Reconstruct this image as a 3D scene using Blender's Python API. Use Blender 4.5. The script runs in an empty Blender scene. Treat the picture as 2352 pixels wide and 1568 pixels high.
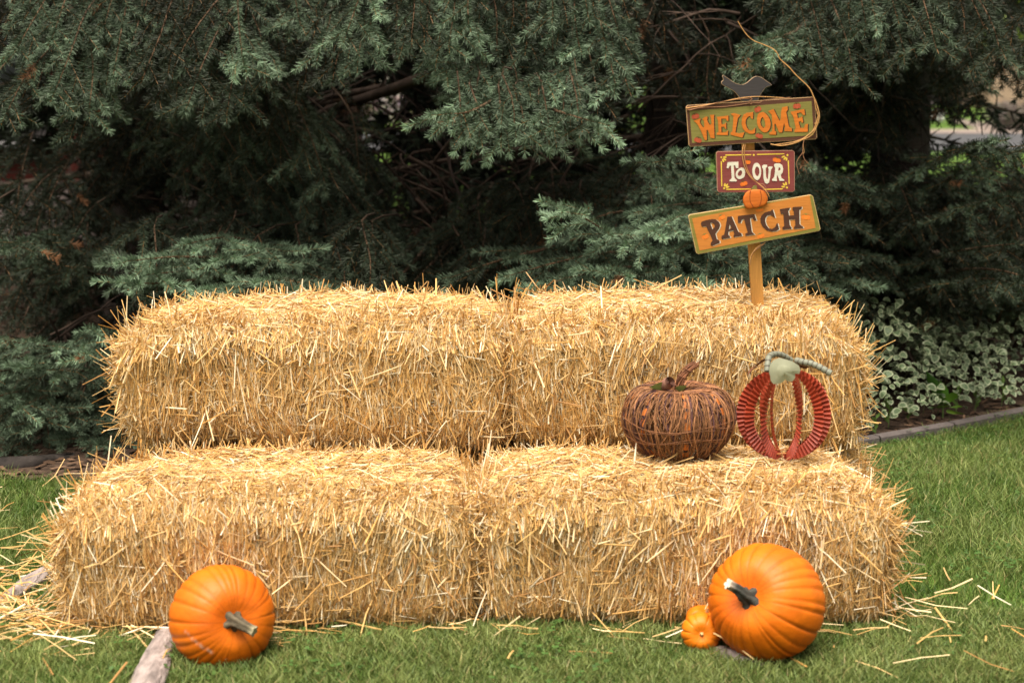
import bpy, bmesh, math, random
import numpy as np
from mathutils import Vector, Matrix
from mathutils.geometry import tessellate_polygon

# ---------------------------------------------------------------- camera, world, sun, exposure
sc = bpy.context.scene
FPX, UC, VC, HOR = 3710.0, 1176.0, 784.0, 150.0       # focal length and centre in a 2352 x 1568 frame, horizon row
CAMZ = 1.4
TH = math.atan((VC - HOR) / FPX)
CT, ST = math.cos(TH), math.sin(TH)
cam = bpy.data.objects.new('camera', bpy.data.cameras.new('camera'))
sc.collection.objects.link(cam); sc.camera = cam
cam.location = (0, 0, CAMZ); cam.rotation_euler = (math.pi / 2 - TH, 0, 0)
cam.data.sensor_width = 36; cam.data.lens = 36 * FPX / 2352
cam.data.clip_start = 0.05; cam.data.clip_end = 600
cam.data.dof.use_dof = True; cam.data.dof.focus_distance = 4.85
cam.data.dof.aperture_fstop = 3.2; cam.data.dof.aperture_blades = 0

SUN_EL, SUN_AZ = math.radians(71), math.radians(205)   # azimuth measured clockwise from +Y: behind the camera, a little left
w = bpy.data.worlds.new("World"); sc.world = w; w.use_nodes = True
nt = w.node_tree; bg = nt.nodes['Background']
sky = nt.nodes.new('ShaderNodeTexSky'); sky.sky_type = 'NISHITA'; sky.sun_disc = False
sky.sun_elevation = SUN_EL; sky.sun_rotation = SUN_AZ
sky.air_density = 1.0; sky.dust_density = 3.0; sky.ozone_density = 0.6
hs = nt.nodes.new('ShaderNodeHueSaturation'); hs.inputs['Saturation'].default_value = 0.22   # a cloudy, nearly white sky
tint = nt.nodes.new('ShaderNodeMix'); tint.data_type = 'RGBA'; tint.blend_type = 'MULTIPLY'
tint.inputs[0].default_value = 1.0; tint.inputs[7].default_value = (1.0, 0.94, 0.84, 1)
nt.links.new(sky.outputs[0], hs.inputs['Color']); nt.links.new(hs.outputs[0], tint.inputs[6]); nt.links.new(tint.outputs[2], bg.inputs[0])
bg.inputs[1].default_value = 0.08
sl = bpy.data.lights.new('sun', 'SUN'); sl.energy = 3.1; sl.angle = math.radians(48); sl.color = (1.0, 0.92, 0.80)
sun = bpy.data.objects.new('sun', sl); sc.collection.objects.link(sun)
sdir = Vector((math.sin(SUN_AZ) * math.cos(SUN_EL), math.cos(SUN_AZ) * math.cos(SUN_EL), math.sin(SUN_EL)))
sun.rotation_euler = sdir.to_track_quat('Z', 'Y').to_euler()
sun.location = sdir * 20
sc.view_settings.view_transform = 'Standard'; sc.view_settings.look = 'None'
sc.view_settings.exposure = 1.35; sc.view_settings.gamma = 1.0
sc.cycles.max_bounces = 6; sc.cycles.diffuse_bounces = 3; sc.cycles.glossy_bounces = 2; sc.cycles.transmission_bounces = 3
sc.cycles.sample_clamp_indirect = 6.0
sc.cycles.use_denoising = True

# ---------------------------------------------------------------- helpers
def ray(u, v):
    t = (VC - v) / FPX
    return Vector(((u - UC) / FPX, CT + t * ST, -ST + t * CT))
def at(u, v, Y):                       # a point of the frame taken at distance Y
    r = ray(u, v); k = Y / r.y
    return Vector((r.x * k, Y, CAMZ + r.z * k))
def gnd(u, v, z=0.0):                  # a point of the frame taken on the ground
    r = ray(u, v); k = (z - CAMZ) / r.z
    return Vector((r.x * k, r.y * k, z))

class MB:
    """collects shapes; build() links them as ONE mesh object"""
    def __init__(s): s.V = []; s.C = []; s.L = []; s.T = []; s.M = []; s.S = []; s.n = 0
    def add(s, V, F, col=(0.5, 0.5, 0.5), mat=0, smooth=False):
        V = np.asarray(V, dtype=np.float32).reshape(-1, 3); F = np.asarray(F, dtype=np.int32)
        if F.ndim == 1: F = F.reshape(1, -1)
        c = np.asarray(col, dtype=np.float32)
        if c.ndim == 1: c = np.tile(c[:3], (len(V), 1))
        s.V.append(V); s.C.append(c); s.L.append((F + s.n).ravel())
        s.T.append(np.full(len(F), F.shape[1], np.int32)); s.M.append(np.full(len(F), mat, np.int32)); s.S.append(np.full(len(F), smooth, bool))
        s.n += len(V)
    def box(s, lo, hi, col=(0.5, 0.5, 0.5), mat=0):
        x0, y0, z0 = lo; x1, y1, z1 = hi
        V = [(x0, y0, z0), (x1, y0, z0), (x1, y1, z0), (x0, y1, z0), (x0, y0, z1), (x1, y0, z1), (x1, y1, z1), (x0, y1, z1)]
        s.add(V, [(0, 3, 2, 1), (4, 5, 6, 7), (0, 1, 5, 4), (1, 2, 6, 5), (2, 3, 7, 6), (3, 0, 4, 7)], col, mat)
    def tube(s, pts, rad, sides=6, col=(0.5, 0.5, 0.5), mat=0, smooth=True, cap=True, flat=1.0):
        P = np.asarray([tuple(p) for p in pts], float); n = len(P)
        R = np.full(n, rad, float) if np.isscalar(rad) else np.asarray(rad, float)
        T = np.gradient(P, axis=0); T /= np.linalg.norm(T, axis=1)[:, None] + 1e-12
        ref = np.array([0, 0, 1.0]) if abs(T[0, 2]) < .9 else np.array([0, 1.0, 0])
        A = np.zeros_like(P); a = np.cross(T[0], ref); a /= np.linalg.norm(a)
        for i in range(n):
            a = a - T[i] * a.dot(T[i]); a /= np.linalg.norm(a) + 1e-12; A[i] = a
        B = np.cross(T, A)
        ang = np.arange(sides) * 2 * math.pi / sides
        V = P[:, None, :] + R[:, None, None] * (np.cos(ang)[None, :, None] * A[:, None, :] + flat * np.sin(ang)[None, :, None] * B[:, None, :])
        i = np.arange(n - 1)[:, None] * sides; j = np.arange(sides)[None, :]; j2 = (j + 1) % sides
        F = np.stack([i + j, i + j2, i + sides + j2, i + sides + j], -1).reshape(-1, 4)
        c = np.asarray(col, float)
        if c.ndim == 2: c = np.repeat(c, sides, axis=0)
        k = s.n
        s.add(V.reshape(-1, 3), F, c, mat, smooth)
        if cap:
            for base in (0, (n - 1) * sides):
                cc = c if c.ndim == 1 else c[base:base + sides]
                s.add(V.reshape(-1, 3)[base:base + sides], [list(range(sides))], cc, mat, False)
    def build(s, name, mats, parent=None, origin=(0, 0, 0)):
        V = np.concatenate(s.V) - np.asarray(origin, np.float32); L = np.concatenate(s.L); T = np.concatenate(s.T)
        me = bpy.data.meshes.new(name)
        me.vertices.add(len(V)); me.vertices.foreach_set('co', V.astype(np.float32).ravel())
        me.loops.add(len(L)); me.loops.foreach_set('vertex_index', L)
        me.polygons.add(len(T)); st = np.zeros(len(T), np.int32); st[1:] = np.cumsum(T)[:-1]
        me.polygons.foreach_set('loop_start', st); me.polygons.foreach_set('loop_total', T)
        if not isinstance(mats, (list, tuple)): mats = [mats]
        for m in mats: me.materials.append(m)
        me.polygons.foreach_set('material_index', np.concatenate(s.M)); me.polygons.foreach_set('use_smooth', np.concatenate(s.S))
        at_ = me.color_attributes.new('Col', 'FLOAT_COLOR', 'POINT')
        C = np.concatenate(s.C); C4 = np.ones((len(C), 4), np.float32); C4[:, :3] = C
        at_.data.foreach_set('color', C4.ravel())
        me.update(calc_edges=True); me.validate(clean_customdata=False)
        o = bpy.data.objects.new(name, me); sc.collection.objects.link(o)
        if parent is not None: o.parent = parent
        else: o.location = origin
        return o

def tag(o, label=None, cat=None, group=None, kind=None):
    if label: o['label'] = label
    if cat: o['category'] = cat
    if group: o['group'] = group
    if kind: o['kind'] = kind
    return o
def thing(name, label, cat, loc=(0, 0, 0), group=None):
    o = bpy.data.objects.new(name, None); sc.collection.objects.link(o); o.location = loc; o.empty_display_size = 0.1
    return tag(o, label, cat, group)
def part(mb, name, mats, parent, label=None):
    o = mb.build(name, mats, parent, tuple(parent.matrix_world.translation) if parent.parent else tuple(parent.location))
    if label: o['label'] = label
    return o
def subpart(mb, name, mats, parent, top):
    return mb.build(name, mats, parent, tuple(top.location))

def mat(name, col=None, rough=0.7, spec=0.3, noise=None, bump=None, attr=True, var=0.0, trans=0.0, metal=0.0, coat=0.0):
    """principled material: base colour from the mesh colour or COL, mottled by a noise, with a bump"""
    m = bpy.data.materials.new(name); m.use_nodes = True; n = m.node_tree.nodes; l = m.node_tree.links
    b = n['Principled BSDF']; b.inputs['Roughness'].default_value = rough; b.inputs['Specular IOR Level'].default_value = spec
    b.inputs['Metallic'].default_value = metal; b.inputs['Coat Weight'].default_value = coat
    tc = n.new('ShaderNodeTexCoord')
    if attr and col is None:
        a = n.new('ShaderNodeAttribute'); a.attribute_name = 'Col'; src = a.outputs['Color']
    else:
        r = n.new('ShaderNodeRGB'); r.outputs[0].default_value = (*col, 1); src = r.outputs[0]
    if noise:
        sc_, lo, hi = noise[:3]
        mp = n.new('ShaderNodeMapping'); l.new(tc.outputs['Object'], mp.inputs[0])
        mp.inputs['Scale'].default_value = noise[3] if len(noise) > 3 else (1, 1, 1)
        t = n.new('ShaderNodeTexNoise'); t.inputs['Scale'].default_value = sc_; t.inputs['Detail'].default_value = 5; l.new(mp.outputs[0], t.inputs[0])
        mr = n.new('ShaderNodeMapRange'); mr.inputs[1].default_value = .3; mr.inputs[2].default_value = .7
        mr.inputs[3].default_value = lo; mr.inputs[4].default_value = hi; l.new(t.outputs[0], mr.inputs[0])
        mx = n.new('ShaderNodeVectorMath'); mx.operation = 'SCALE'; l.new(src, mx.inputs[0]); l.new(mr.outputs[0], mx.inputs['Scale']); src = mx.outputs[0]
    l.new(src, b.inputs['Base Color'])
    if bump:
        sc_, st = bump[:2]
        mp = n.new('ShaderNodeMapping'); l.new(tc.outputs['Object'], mp.inputs[0])
        mp.inputs['Scale'].default_value = bump[2] if len(bump) > 2 else (1, 1, 1)
        t = n.new('ShaderNodeTexNoise'); t.inputs['Scale'].default_value = sc_; t.inputs['Detail'].default_value = 6; l.new(mp.outputs[0], t.inputs[0])
        bp = n.new('ShaderNodeBump'); bp.inputs['Strength'].default_value = st; bp.inputs['Distance'].default_value = .01; l.new(t.outputs[0], bp.inputs['Height']); l.new(bp.outputs[0], b.inputs['Normal'])
    if trans:
        tr = n.new('ShaderNodeBsdfTranslucent'); l.new(src, tr.inputs[0]); ms = n.new('ShaderNodeMixShader'); ms.inputs[0].default_value = trans
        l.new(b.outputs[0], ms.inputs[1]); l.new(tr.outputs[0], ms.inputs[2]); l.new(ms.outputs[0], n['Material Output'].inputs[0])
    return m

def nrm(a): return a / (np.linalg.norm(a, axis=-1, keepdims=True) + 1e-12)
def lumps(P, scale, seed):             # smooth pseudo noise in about -1..1
    r = np.random.default_rng(seed); out = np.zeros(len(P))
    for k in range(5):
        d = r.normal(size=3) * scale * (0.6 + 0.5 * k); out += np.sin(P @ d + r.uniform(0, 6.28)) / (1 + .5 * k)
    return out / 2.2
def catmull(pts, n):
    P = [Vector(p) for p in pts]; P = [P[0] * 2 - P[1]] + P + [P[-1] * 2 - P[-2]]; out = []
    segs = len(P) - 3
    for i in range(n):
        t = i / (n - 1) * segs; k = min(int(t), segs - 1); t -= k
        a, b, c, d = P[k:k + 4]
        out.append(0.5 * ((2 * b) + (c - a) * t + (2 * a - 5 * b + 4 * c - d) * t * t + (3 * b - a - 3 * c + d) * t ** 3))
    return out

# ---------------------------------------------------------------- materials
M = {}
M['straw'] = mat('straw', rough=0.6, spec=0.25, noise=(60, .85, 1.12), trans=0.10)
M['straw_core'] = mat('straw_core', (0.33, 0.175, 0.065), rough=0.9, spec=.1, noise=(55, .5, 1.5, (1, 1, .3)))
M['grass'] = mat('grass_blade', rough=0.5, spec=0.25, trans=0.25)
M['needle'] = mat('spruce_needle', rough=0.55, spec=0.25)
M['bark'] = mat('spruce_bark', rough=0.9, spec=.15, noise=(14, .55, 1.4, (1, 1, .3)), bump=(40, .8, (1, 1, .35)))
M['leaf'] = mat('leaf', rough=0.45, spec=0.35, trans=0.2)
M['paint'] = mat('sign_paint', rough=0.6, spec=0.25, noise=(55, .90, 1.07, (.35, 1, 1.6)), bump=(120, .10, (.2, 1, 1.5)))
M['wood'] = mat('post_wood', (0.43, 0.20, 0.045), rough=0.6, spec=.3, noise=(9, .7, 1.25, (6, 6, .5)), bump=(30, .3, (5, 5, .4)))
M['vine'] = mat('vine', rough=0.7, spec=.25, noise=(80, .75, 1.2))
M['root'] = mat('root_bark', (0.33, 0.27, 0.25), rough=0.9, spec=.1, noise=(38, .42, 1.3, (1, .35, 1)), bump=(70, 1.0, (1, .3, 1)))
M['pumpkin'] = mat('pumpkin_skin', rough=0.5, spec=.3, noise=(26, .86, 1.08), bump=(55, .16))
M['stem'] = mat('pumpkin_stem', rough=0.85, spec=.2, noise=(40, .6, 1.3), bump=(60, .5))
M['twig'] = mat('twig', rough=0.7, spec=.25, noise=(60, .7, 1.25))
M['metal_red'] = mat('red_painted_metal', (0.34, 0.048, 0.020), rough=0.48, spec=.45, noise=(30, .70, 1.22))
M['metal_sage'] = mat('sage_painted_metal', rough=0.55, spec=.4, noise=(18, .85, 1.12))
M['house'] = mat('house_paint', rough=0.85, spec=.2, noise=(3, .92, 1.06))
M['concrete'] = mat('concrete', rough=0.9, spec=.15, noise=(12, .8, 1.15), bump=(80, .3))
# ---------------------------------------------------------------- ground, bed, road
EDGE = [(-9, 6.6), (-4, 5.75), (-2.4, 5.5), (-1.7, 5.38), (-.9, 5.25), (0, 5.25), (.7, 5.5), (1.35, 5.9), (2.07, 6.4), (3.2, 7.35), (4.6, 8.9), (6, 11)]
EX = np.array([e[0] for e in EDGE]); EY = np.array([e[1] for e in EDGE])
def edge_y(x): return np.interp(x, EX, EY)

g = bpy.data.materials.new('lawn_soil'); g.use_nodes = True
n = g.node_tree.nodes; l = g.node_tree.links; b = n['Principled BSDF']; b.inputs['Roughness'].default_value = .9; b.inputs['Specular IOR Level'].default_value = .1
tc = n.new('ShaderNodeTexCoord'); t1 = n.new('ShaderNodeTexNoise'); t1.inputs['Scale'].default_value = 3.0; t1.inputs['Detail'].default_value = 8
l.new(tc.outputs['Object'], t1.inputs[0]); cr = n.new('ShaderNodeValToRGB')
cr.color_ramp.elements[0].position = .35; cr.color_ramp.elements[0].color = (.035, .07, .012, 1)
cr.color_ramp.elements[1].position = .68; cr.color_ramp.elements[1].color = (.10, .17, .03, 1)
l.new(t1.outputs[0], cr.inputs[0]); l.new(cr.outputs[0], b.inputs['Base Color'])
mb = MB(); mb.add([(-300, -60, 0), (300, -60, 0), (300, 400, 0), (-300, 400, 0)], [(0, 1, 2, 3)]); tag(mb.build('lawn', g), kind='structure')

mulch = mat('mulch', (0.052, 0.034, 0.024), rough=.95, spec=.1, noise=(30, .4, 1.7), bump=(60, 1.0))
mb = MB()
poly = [(x, y, .004) for x, y in EDGE] + [(5.5, 15, .004), (-9, 15, .004)]
mb.add(poly, [list(range(len(poly)))]); tag(mb.build('mulch_bed', mulch), kind='structure')
asphalt = mat('asphalt', (0.065, 0.065, 0.07), rough=.9, spec=.2, noise=(6, .85, 1.15))
mb = MB(); mb.add([(-300, 26.5, .006), (300, 26.5, .006), (300, 34, .006), (-300, 34, .006)], [(0, 1, 2, 3)]); tag(mb.build('road', asphalt), kind='structure')
mb = MB(); q_ = [gnd(u_, v_, .012) for u_, v_ in ((1960, 305.5), (2520, 305.5), (2520, 303), (2352, 292), (2200, 273), (2180, 277), (2250, 296), (1990, 299))]; mb.add([tuple(p_) for p_ in q_], [list(range(8))], (.24, .19, .165))
tag(mb.build('sidewalk', M['concrete']), kind='structure')

rng = np.random.default_rng(7); random.seed(7)
# bark chips and dead needles lying on the mulch
mb = MB(); N = 5000
x = rng.uniform(-4, 5, N); y = edge_y(x) + rng.uniform(0.02, 1, N) ** 1.6 * 4
a = rng.uniform(0, 6.28, N); L_ = rng.uniform(.01, .035, N); W = rng.uniform(.004, .011, N)
P = np.stack([x, y, np.full(N, .012)], 1); D = np.stack([np.cos(a), np.sin(a), rng.uniform(-.25, .25, N)], 1) * L_[:, None]; S = np.stack([-np.sin(a), np.cos(a), rng.uniform(-.4, .4, N)], 1) * W[:, None]
V = np.stack([P - D - S, P + D - S, P + D + S, P - D + S], 1).reshape(-1, 3)
col = np.array([.11, .065, .04]) * rng.uniform(.35, 1.6, (N, 1)); mb.add(V, np.arange(4 * N).reshape(-1, 4), np.repeat(col, 4, 0))
tag(mb.build('mulch_litter', M['bark']), kind='stuff', label='brown bark chips and dead needles littering the spruce bed', cat='mulch')

# garden edging on the right
E = thing('garden_edging', 'low grey concrete edging strip curving between lawn and planted bed', 'edging', (1.35, 5.9, 0))
pts = catmull([(x_, y_, 0) for x_, y_ in EDGE if x_ >= 0.6], 40); k = 0
for i in range(0, 39, 4):
    seg = pts[i:i + 5]
    mb = MB(); V = []
    for j, p in enumerate(seg):
        tdir = (seg[min(j + 1, len(seg) - 1)] - seg[max(j - 1, 0)]).normalized(); s_ = Vector((-tdir.y, tdir.x, 0))
        q = p - tdir * .006 if j == len(seg) - 1 else p
        for dx, z in ((-.022, -.02), (-.022, .028), (-.016, .034), (.016, .034), (.022, .028), (.022, -.02)):
            V.append(q + s_ * dx + Vector((0, 0, z)))
    F = [(j * 6 + a_, j * 6 + a_ + 1, (j + 1) * 6 + a_ + 1, (j + 1) * 6 + a_) for j in range(len(seg) - 1) for a_ in range(5)]
    mb.add([tuple(v) for v in V], F, np.array([.125, .105, .10]) * random.uniform(.85, 1.12)); mb.add([tuple(v) for v in V[-6:]], [list(range(6))], (.1, .09, .09))
    part(mb, 'edging_block', M['concrete'], E)

# ---------------------------------------------------------------- grass
ROOTS = [([(318, 1640, .014), (345, 1560, .016), (362, 1505, .014), (385, 1455, .006), (410, 1425, -.01)], [.045, .042, .032, .029, .024]),
         ([(-30, 1398, .0), (30, 1368, .012), (75, 1335, .016), (125, 1308, .018), (180, 1285, .012)], [.016, .022, .027, .028, .024]),
         ([(1610, 1486, -.006), (1660, 1500, .006), (1710, 1517, .006), (1780, 1540, -.016)], [.014, .021, .021, .012])]
def off_roots(x, y):                 # grass does not grow through the roots
    ok = np.ones(len(x), bool)
    for pts_, rad_ in ROOTS:
        for p_ in catmull([tuple(gnd(*q_[:2])) for q_ in pts_], 40): ok &= (x - p_.x) ** 2 + (y - p_.y) ** 2 > (max(rad_[1:3]) * .92) ** 2
    return ok
def grass(N, xr, yr, hmin, hmax, seed, wid=.0028):
    r = np.random.default_rng(seed)
    x = r.uniform(*xr, N); y = r.uniform(*yr, N)
    ok = (y < edge_y(x) + r.normal(0, .03, N)) & ~((x > -1.08) & (x < .92) & (y > 3.90) & (y < 4.9))
    ok &= off_roots(x, y); x, y = x[ok], y[ok]; N = len(x)
    P = np.stack([x, y, np.zeros(N)], 1)
    n1 = lumps(P, 3.5, 11); n2 = lumps(P, 11, 12)
    h = r.uniform(hmin, hmax, N) * (1 + .30 * n1 + .2 * n2) * np.where((y > 3.6) & (y < 4.0) & (abs(x) < 1), 1.0, 1.0)
    a = r.uniform(0, 6.28, N); lean = np.abs(r.normal(0, .5, N)) + .15
    D = np.stack([np.cos(a) * lean, np.sin(a) * lean, np.ones(N)], 1); D = nrm(D)
    b2 = a + r.uniform(-.6, .6, N); D2 = nrm(D + np.stack([np.cos(b2), np.sin(b2), np.full(N, -.25)], 1) * r.uniform(.2, .9, N)[:, None])
    s = r.uniform(0, 6.28, N); S = np.stack([np.cos(s), np.sin(s), np.zeros(N)], 1) * (wid * r.uniform(.6, 1.3, N))[:, None] * .5
    m = P + D * (h * .55)[:, None]; t = m + D2 * (h * .5)[:, None]
    V = np.stack([P - S, P + S, m + S * .9, m - S * .9, t + S * .12, t - S * .12], 1).reshape(-1, 3)
    i = np.arange(N)[:, None] * 6; F = np.concatenate([i + [[0, 1, 2, 3]], i + [[3, 2, 4, 5]]], 0)
    g0 = np.array([.052, .105, .016]); g1 = np.array([.225, .265, .080]); k = np.clip(.45 + .35 * n2 + r.normal(0, .25, N), 0, 1)[:, None]
    c = g0 * (1 - k) + g1 * k
    dry = r.random(N) < .055; c[dry] = np.array([.34, .29, .12]) * r.uniform(.6, 1.1, (dry.sum(), 1))
    c *= r.uniform(.7, 1.22, (N, 1)) * (1 + .16 * lumps(P, 1.6, 14))[:, None]
    return V, F, np.repeat(c, 6, 0)
mb = MB()
mb.add(*grass(95000, (-1.5, 1.5), (3.35, 4.0), .026, .05, 21))
mb.add(*grass(75000, (.85, 2.4), (3.6, 6.9), .028, .055, 22))
mb.add(*grass(34000, (-2.2, -1.0), (3.6, 5.7), .028, .055, 23))
mb.add(*grass(26000, (-3.5, 3.6), (2.6, 3.4), .03, .06, 24, .004))
mb.add(*grass(26000, (2.3, 5.5), (3.4, 9.0), .03, .06, 25, .005))
mb.add(*grass(12000, (-5, -2.1), (3.4, 6.2), .03, .06, 26, .005))
r = np.random.default_rng(29); N = 9000; P = np.stack([r.uniform(-2.2, 2.4, N), r.uniform(3.4, 6.4, N), r.uniform(.018, .042, N)], 1)
k = (lumps(P * [1, 1, 0], 4.5, 33) > .45) & (P[:, 1] < edge_y(P[:, 0])) & ~((P[:, 0] > -1.12) & (P[:, 0] < .94) & (P[:, 1] > 3.88)) & off_roots(P[:, 0], P[:, 1]); P = P[k]; N = len(P)   # clover among the grass
V = []
for a_ in (0, 2.09, 4.19):
    a = r.uniform(0, 6.28, N) + a_; D = np.stack([np.cos(a), np.sin(a), r.normal(.1, .2, N)], 1); S = np.stack([-np.sin(a), np.cos(a), r.normal(0, .15, N)], 1); s_ = r.uniform(.006, .0105, N)[:, None]
    V.append(np.stack([P + D * s_ * .1, P + D * s_ + S * s_ * .62, P + D * s_ * 1.5, P + D * s_ - S * s_ * .62], 1).reshape(-1, 3))
V = np.concatenate(V); mb.add(V, np.arange(len(V)).reshape(-1, 4), np.repeat(np.array([.062, .125, .028]) * r.uniform(.7, 1.4, (len(V) // 4, 1)), 4, 0))
tag(mb.build('grass', M['grass']), 'short green lawn grass growing around the straw bales', 'grass', kind='stuff')

# ---------------------------------------------------------------- straw
PAL = np.array([[.60, .335, .100], [.67, .415, .150], [.73, .49, .215], [.79, .60, .34], [.88, .77, .56], [.44, .23, .080], [.61, .40, .17]])
PW = np.array([.19, .23, .19, .14, .09, .10, .06])
def straws(mb, C, D, Nn, L, W, r, mati=0, curve=0.0):
    """roof-shaped stalk pieces, three stations with a slight bend"""
    N = len(C); D = nrm(D); S = nrm(np.cross(D, Nn)); Nn = np.cross(S, D)
    ro = r.uniform(-.9, .9, N)[:, None]; n2 = Nn * np.cos(ro) + S * np.sin(ro); S2 = S * np.cos(ro) - Nn * np.sin(ro)
    bend = (r.normal(0, 1, N) * curve * L)[:, None]
    W = W[:, None]; L = L[:, None]
    st = [C - D * L * .5 - n2 * bend, C + n2 * bend * .5 , C + D * L * .5 - n2 * bend]
    V = []
    for k, p in enumerate(st):
        ww = W * (1, 1, .8)[k]
        V += [p - S2 * ww * .5, p + n2 * ww * .38, p + S2 * ww * .5]
    V = np.stack(V, 1).reshape(-1, 3); i = np.arange(N)[:, None] * 9
    F = np.concatenate([i + [[a, a + 1, a + 4, a + 3]] for a in (0, 1, 3, 4)], 0)
    c = PAL[r.choice(len(PAL), N, p=PW)] * r.uniform(.82, 1.12, (N, 1))
    mb.add(V, F, np.repeat(c, 9, 0), mati)

def bale(label, cx, yf, L, D, H, z0, seed, dens=1.0, rise=0.0, yaw=0.0):
    r = np.random.default_rng(seed); mb = MB()
    h = np.array([L / 2, D / 2, H / 2]); c0 = np.array([cx, yf + D / 2, z0 + H / 2]); R = .085
    def shape(q, extra=0.0, rad=R):
        inn = np.clip(q, -(h - rad), h - rad); d = nrm(q - inn); p = inn + d * rad
        lump = lumps(p, 7, seed) * .013 + lumps(p, 19, seed + 1) * .010
        fl = np.abs(np.sin(math.pi * (p[:, 0] + .012 * np.sin(p[:, 2] * 9 + seed) + .02 * np.sin(p[:, 0] * 6 + seed)) / .105)); lump = lump - .017 * np.exp(-(fl / .22) ** 2) * (np.abs(d[:, 0]) < .5)
        zr = p[:, 2] / h[2]; p = p + d * (lump + extra)[:, None]
        p[:, 0] *= 1 + .018 * (1 - zr ** 2) * (np.abs(p[:, 0]) / h[0])
        e_ = np.clip((np.abs(p[:, 0]) - h[0] + .17) / .17, 0, 1.3); p[:, 2] -= np.where(p[:, 0] * (cx + .05) > 0, .045, .022) * e_ ** 2 * np.clip(zr + .6, 0, 1.6) / 1.6; p[:, 0] *= 1 - .022 * np.clip(-zr, 0, 1)
        f_ = np.clip((-p[:, 1] - h[1] + .14) / .14, 0, 1.2); p[:, 2] -= .022 * f_ ** 2 * np.clip(zr, 0, 1)
        p[:, 2] += .014 * np.cos(p[:, 0] / h[0] * 1.57) * (zr > 0) + rise * p[:, 0] / h[0] * (zr > 0)
        return p + c0, d
    # packed inside, coloured dark for shade in the gaps between stalks
    cy_, sy_ = math.cos(yaw), math.sin(yaw)
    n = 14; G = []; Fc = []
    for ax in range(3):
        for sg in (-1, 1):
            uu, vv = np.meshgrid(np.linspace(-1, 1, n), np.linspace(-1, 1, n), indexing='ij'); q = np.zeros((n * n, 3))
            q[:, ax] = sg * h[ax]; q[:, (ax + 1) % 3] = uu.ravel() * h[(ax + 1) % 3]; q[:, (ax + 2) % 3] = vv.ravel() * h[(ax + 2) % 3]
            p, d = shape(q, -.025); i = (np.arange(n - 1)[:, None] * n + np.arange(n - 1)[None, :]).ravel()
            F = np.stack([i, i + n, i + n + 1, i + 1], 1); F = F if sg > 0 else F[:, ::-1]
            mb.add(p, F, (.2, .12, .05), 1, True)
    def face(ax, sg, N):
        N = int(N * dens); q = np.zeros((N, 3)); q[:, ax] = sg * h[ax]
        for o in ((ax + 1) % 3, (ax + 2) % 3): q[:, o] = r.uniform(-1, 1, N) * h[o]
        return q, N
    Z = np.array([0, 0, 1.0])
    for sg, N in ((-1, 36000), (1, 4000)):            # front, back: stalks mostly upright
        q, N = face(1, sg, N); dep = r.uniform(-.026, .010, N); p, d = shape(q, dep)
        # broom-like flakes: direction drifts slowly over the face
        th = .24 * lumps(q, 10, seed + 5) + r.normal(0, .22, N); rnd = r.random(N) < .17; th[rnd] = r.uniform(-1.57, 1.57, rnd.sum())
        T = np.stack([np.sin(th), np.zeros(N), np.cos(th)], 1); T = nrm(T - d * (T * d).sum(1, keepdims=True))
        be = np.abs(r.normal(0, .13, N)) * np.where(r.random(N) < .5, 1, -1); T = T * np.cos(be)[:, None] + d * np.sin(be)[:, None]
        straws(mb, p, T, d, np.clip(r.lognormal(-3.0, .5, N), .012, .15), (.0010 + .0036 * r.random(N) ** 2.4), r, 0, .035)
    q, N = face(2, 1, 26000); dep = r.uniform(-.024, .010, N); p, d = shape(q, dep)   # top: every way
    th = r.normal(0, .9, N); T = np.stack([np.cos(th), np.sin(th), np.zeros(N)], 1); T = nrm(T - d * (T * d).sum(1, keepdims=True))
    be = r.normal(.05, .18, N); T = T * np.cos(be)[:, None] + d * np.sin(be)[:, None]
    straws(mb, p, T, d, np.clip(r.lognormal(-3.2, .5, N), .012, .14), (.0011 + .0034 * r.random(N) ** 2.0), r, 0, .03)
    for sg in (-1, 1):                                # ends: cut stalks poking outwards
        q, N = face(0, sg, 7000); dep = r.uniform(-.03, .012, N); p, d = shape(q, dep)
        a = r.uniform(0, 6.28, N); T = np.stack([np.zeros(N), np.cos(a) * .6, np.sin(a)], 1); T = nrm(T - d * (T * d).sum(1, keepdims=True))
        be = np.clip(np.abs(r.normal(.35, .35, N)), 0, 1.3); T = T * np.cos(be)[:, None] + d * np.sin(be)[:, None]
        straws(mb, p, T, d, np.clip(r.lognormal(-3.0, .45, N), .015, .15), r.uniform(.0018, .0046, N), r, 0, .03)
    # long loose stalks hanging out everywhere, and a fuzz along the edges
    for ax, sg, N in ((1, -1, 230), (2, 1, 200), (0, -1, 430), (0, 1, 430)):
        q, N = face(ax, sg, N); p, d = shape(q, np.full(N, .004))
        T = nrm(r.normal(size=(N, 3)) * [.7, .5, 1.0]); T = nrm(T - d * (T * d).sum(1, keepdims=True))
        be = np.abs(r.normal(.12, .28 if ax != 0 else .5, N)); T = T * np.cos(be)[:, None] + d * np.sin(be)[:, None]
        Ls = r.uniform(.04, .15, N); straws(mb, p + T * Ls[:, None] * .35, T, d, Ls, r.uniform(.0022, .0048, N), r, 0, .02)
    N = int(1900 * dens); q = np.stack([r.uniform(-1, 1, N) * h[0], np.where(r.random(N) < .5, -1, 1) * h[1] * r.uniform(.75, 1, N), h[2] * np.ones(N)], 1)
    e = r.random(N) < .4; q[e, 0] = np.sign(q[e, 0]) * h[0]; q[e, 1] = r.uniform(-1, 1, e.sum()) * h[1]; q[e, 2] = r.uniform(-1, 1, e.sum()) * h[2]
    p, d = shape(q, np.full(N, -.005)); T = nrm(d + r.normal(0, .6, (N, 3))); Ls = r.uniform(.02, .08, N)
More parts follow.
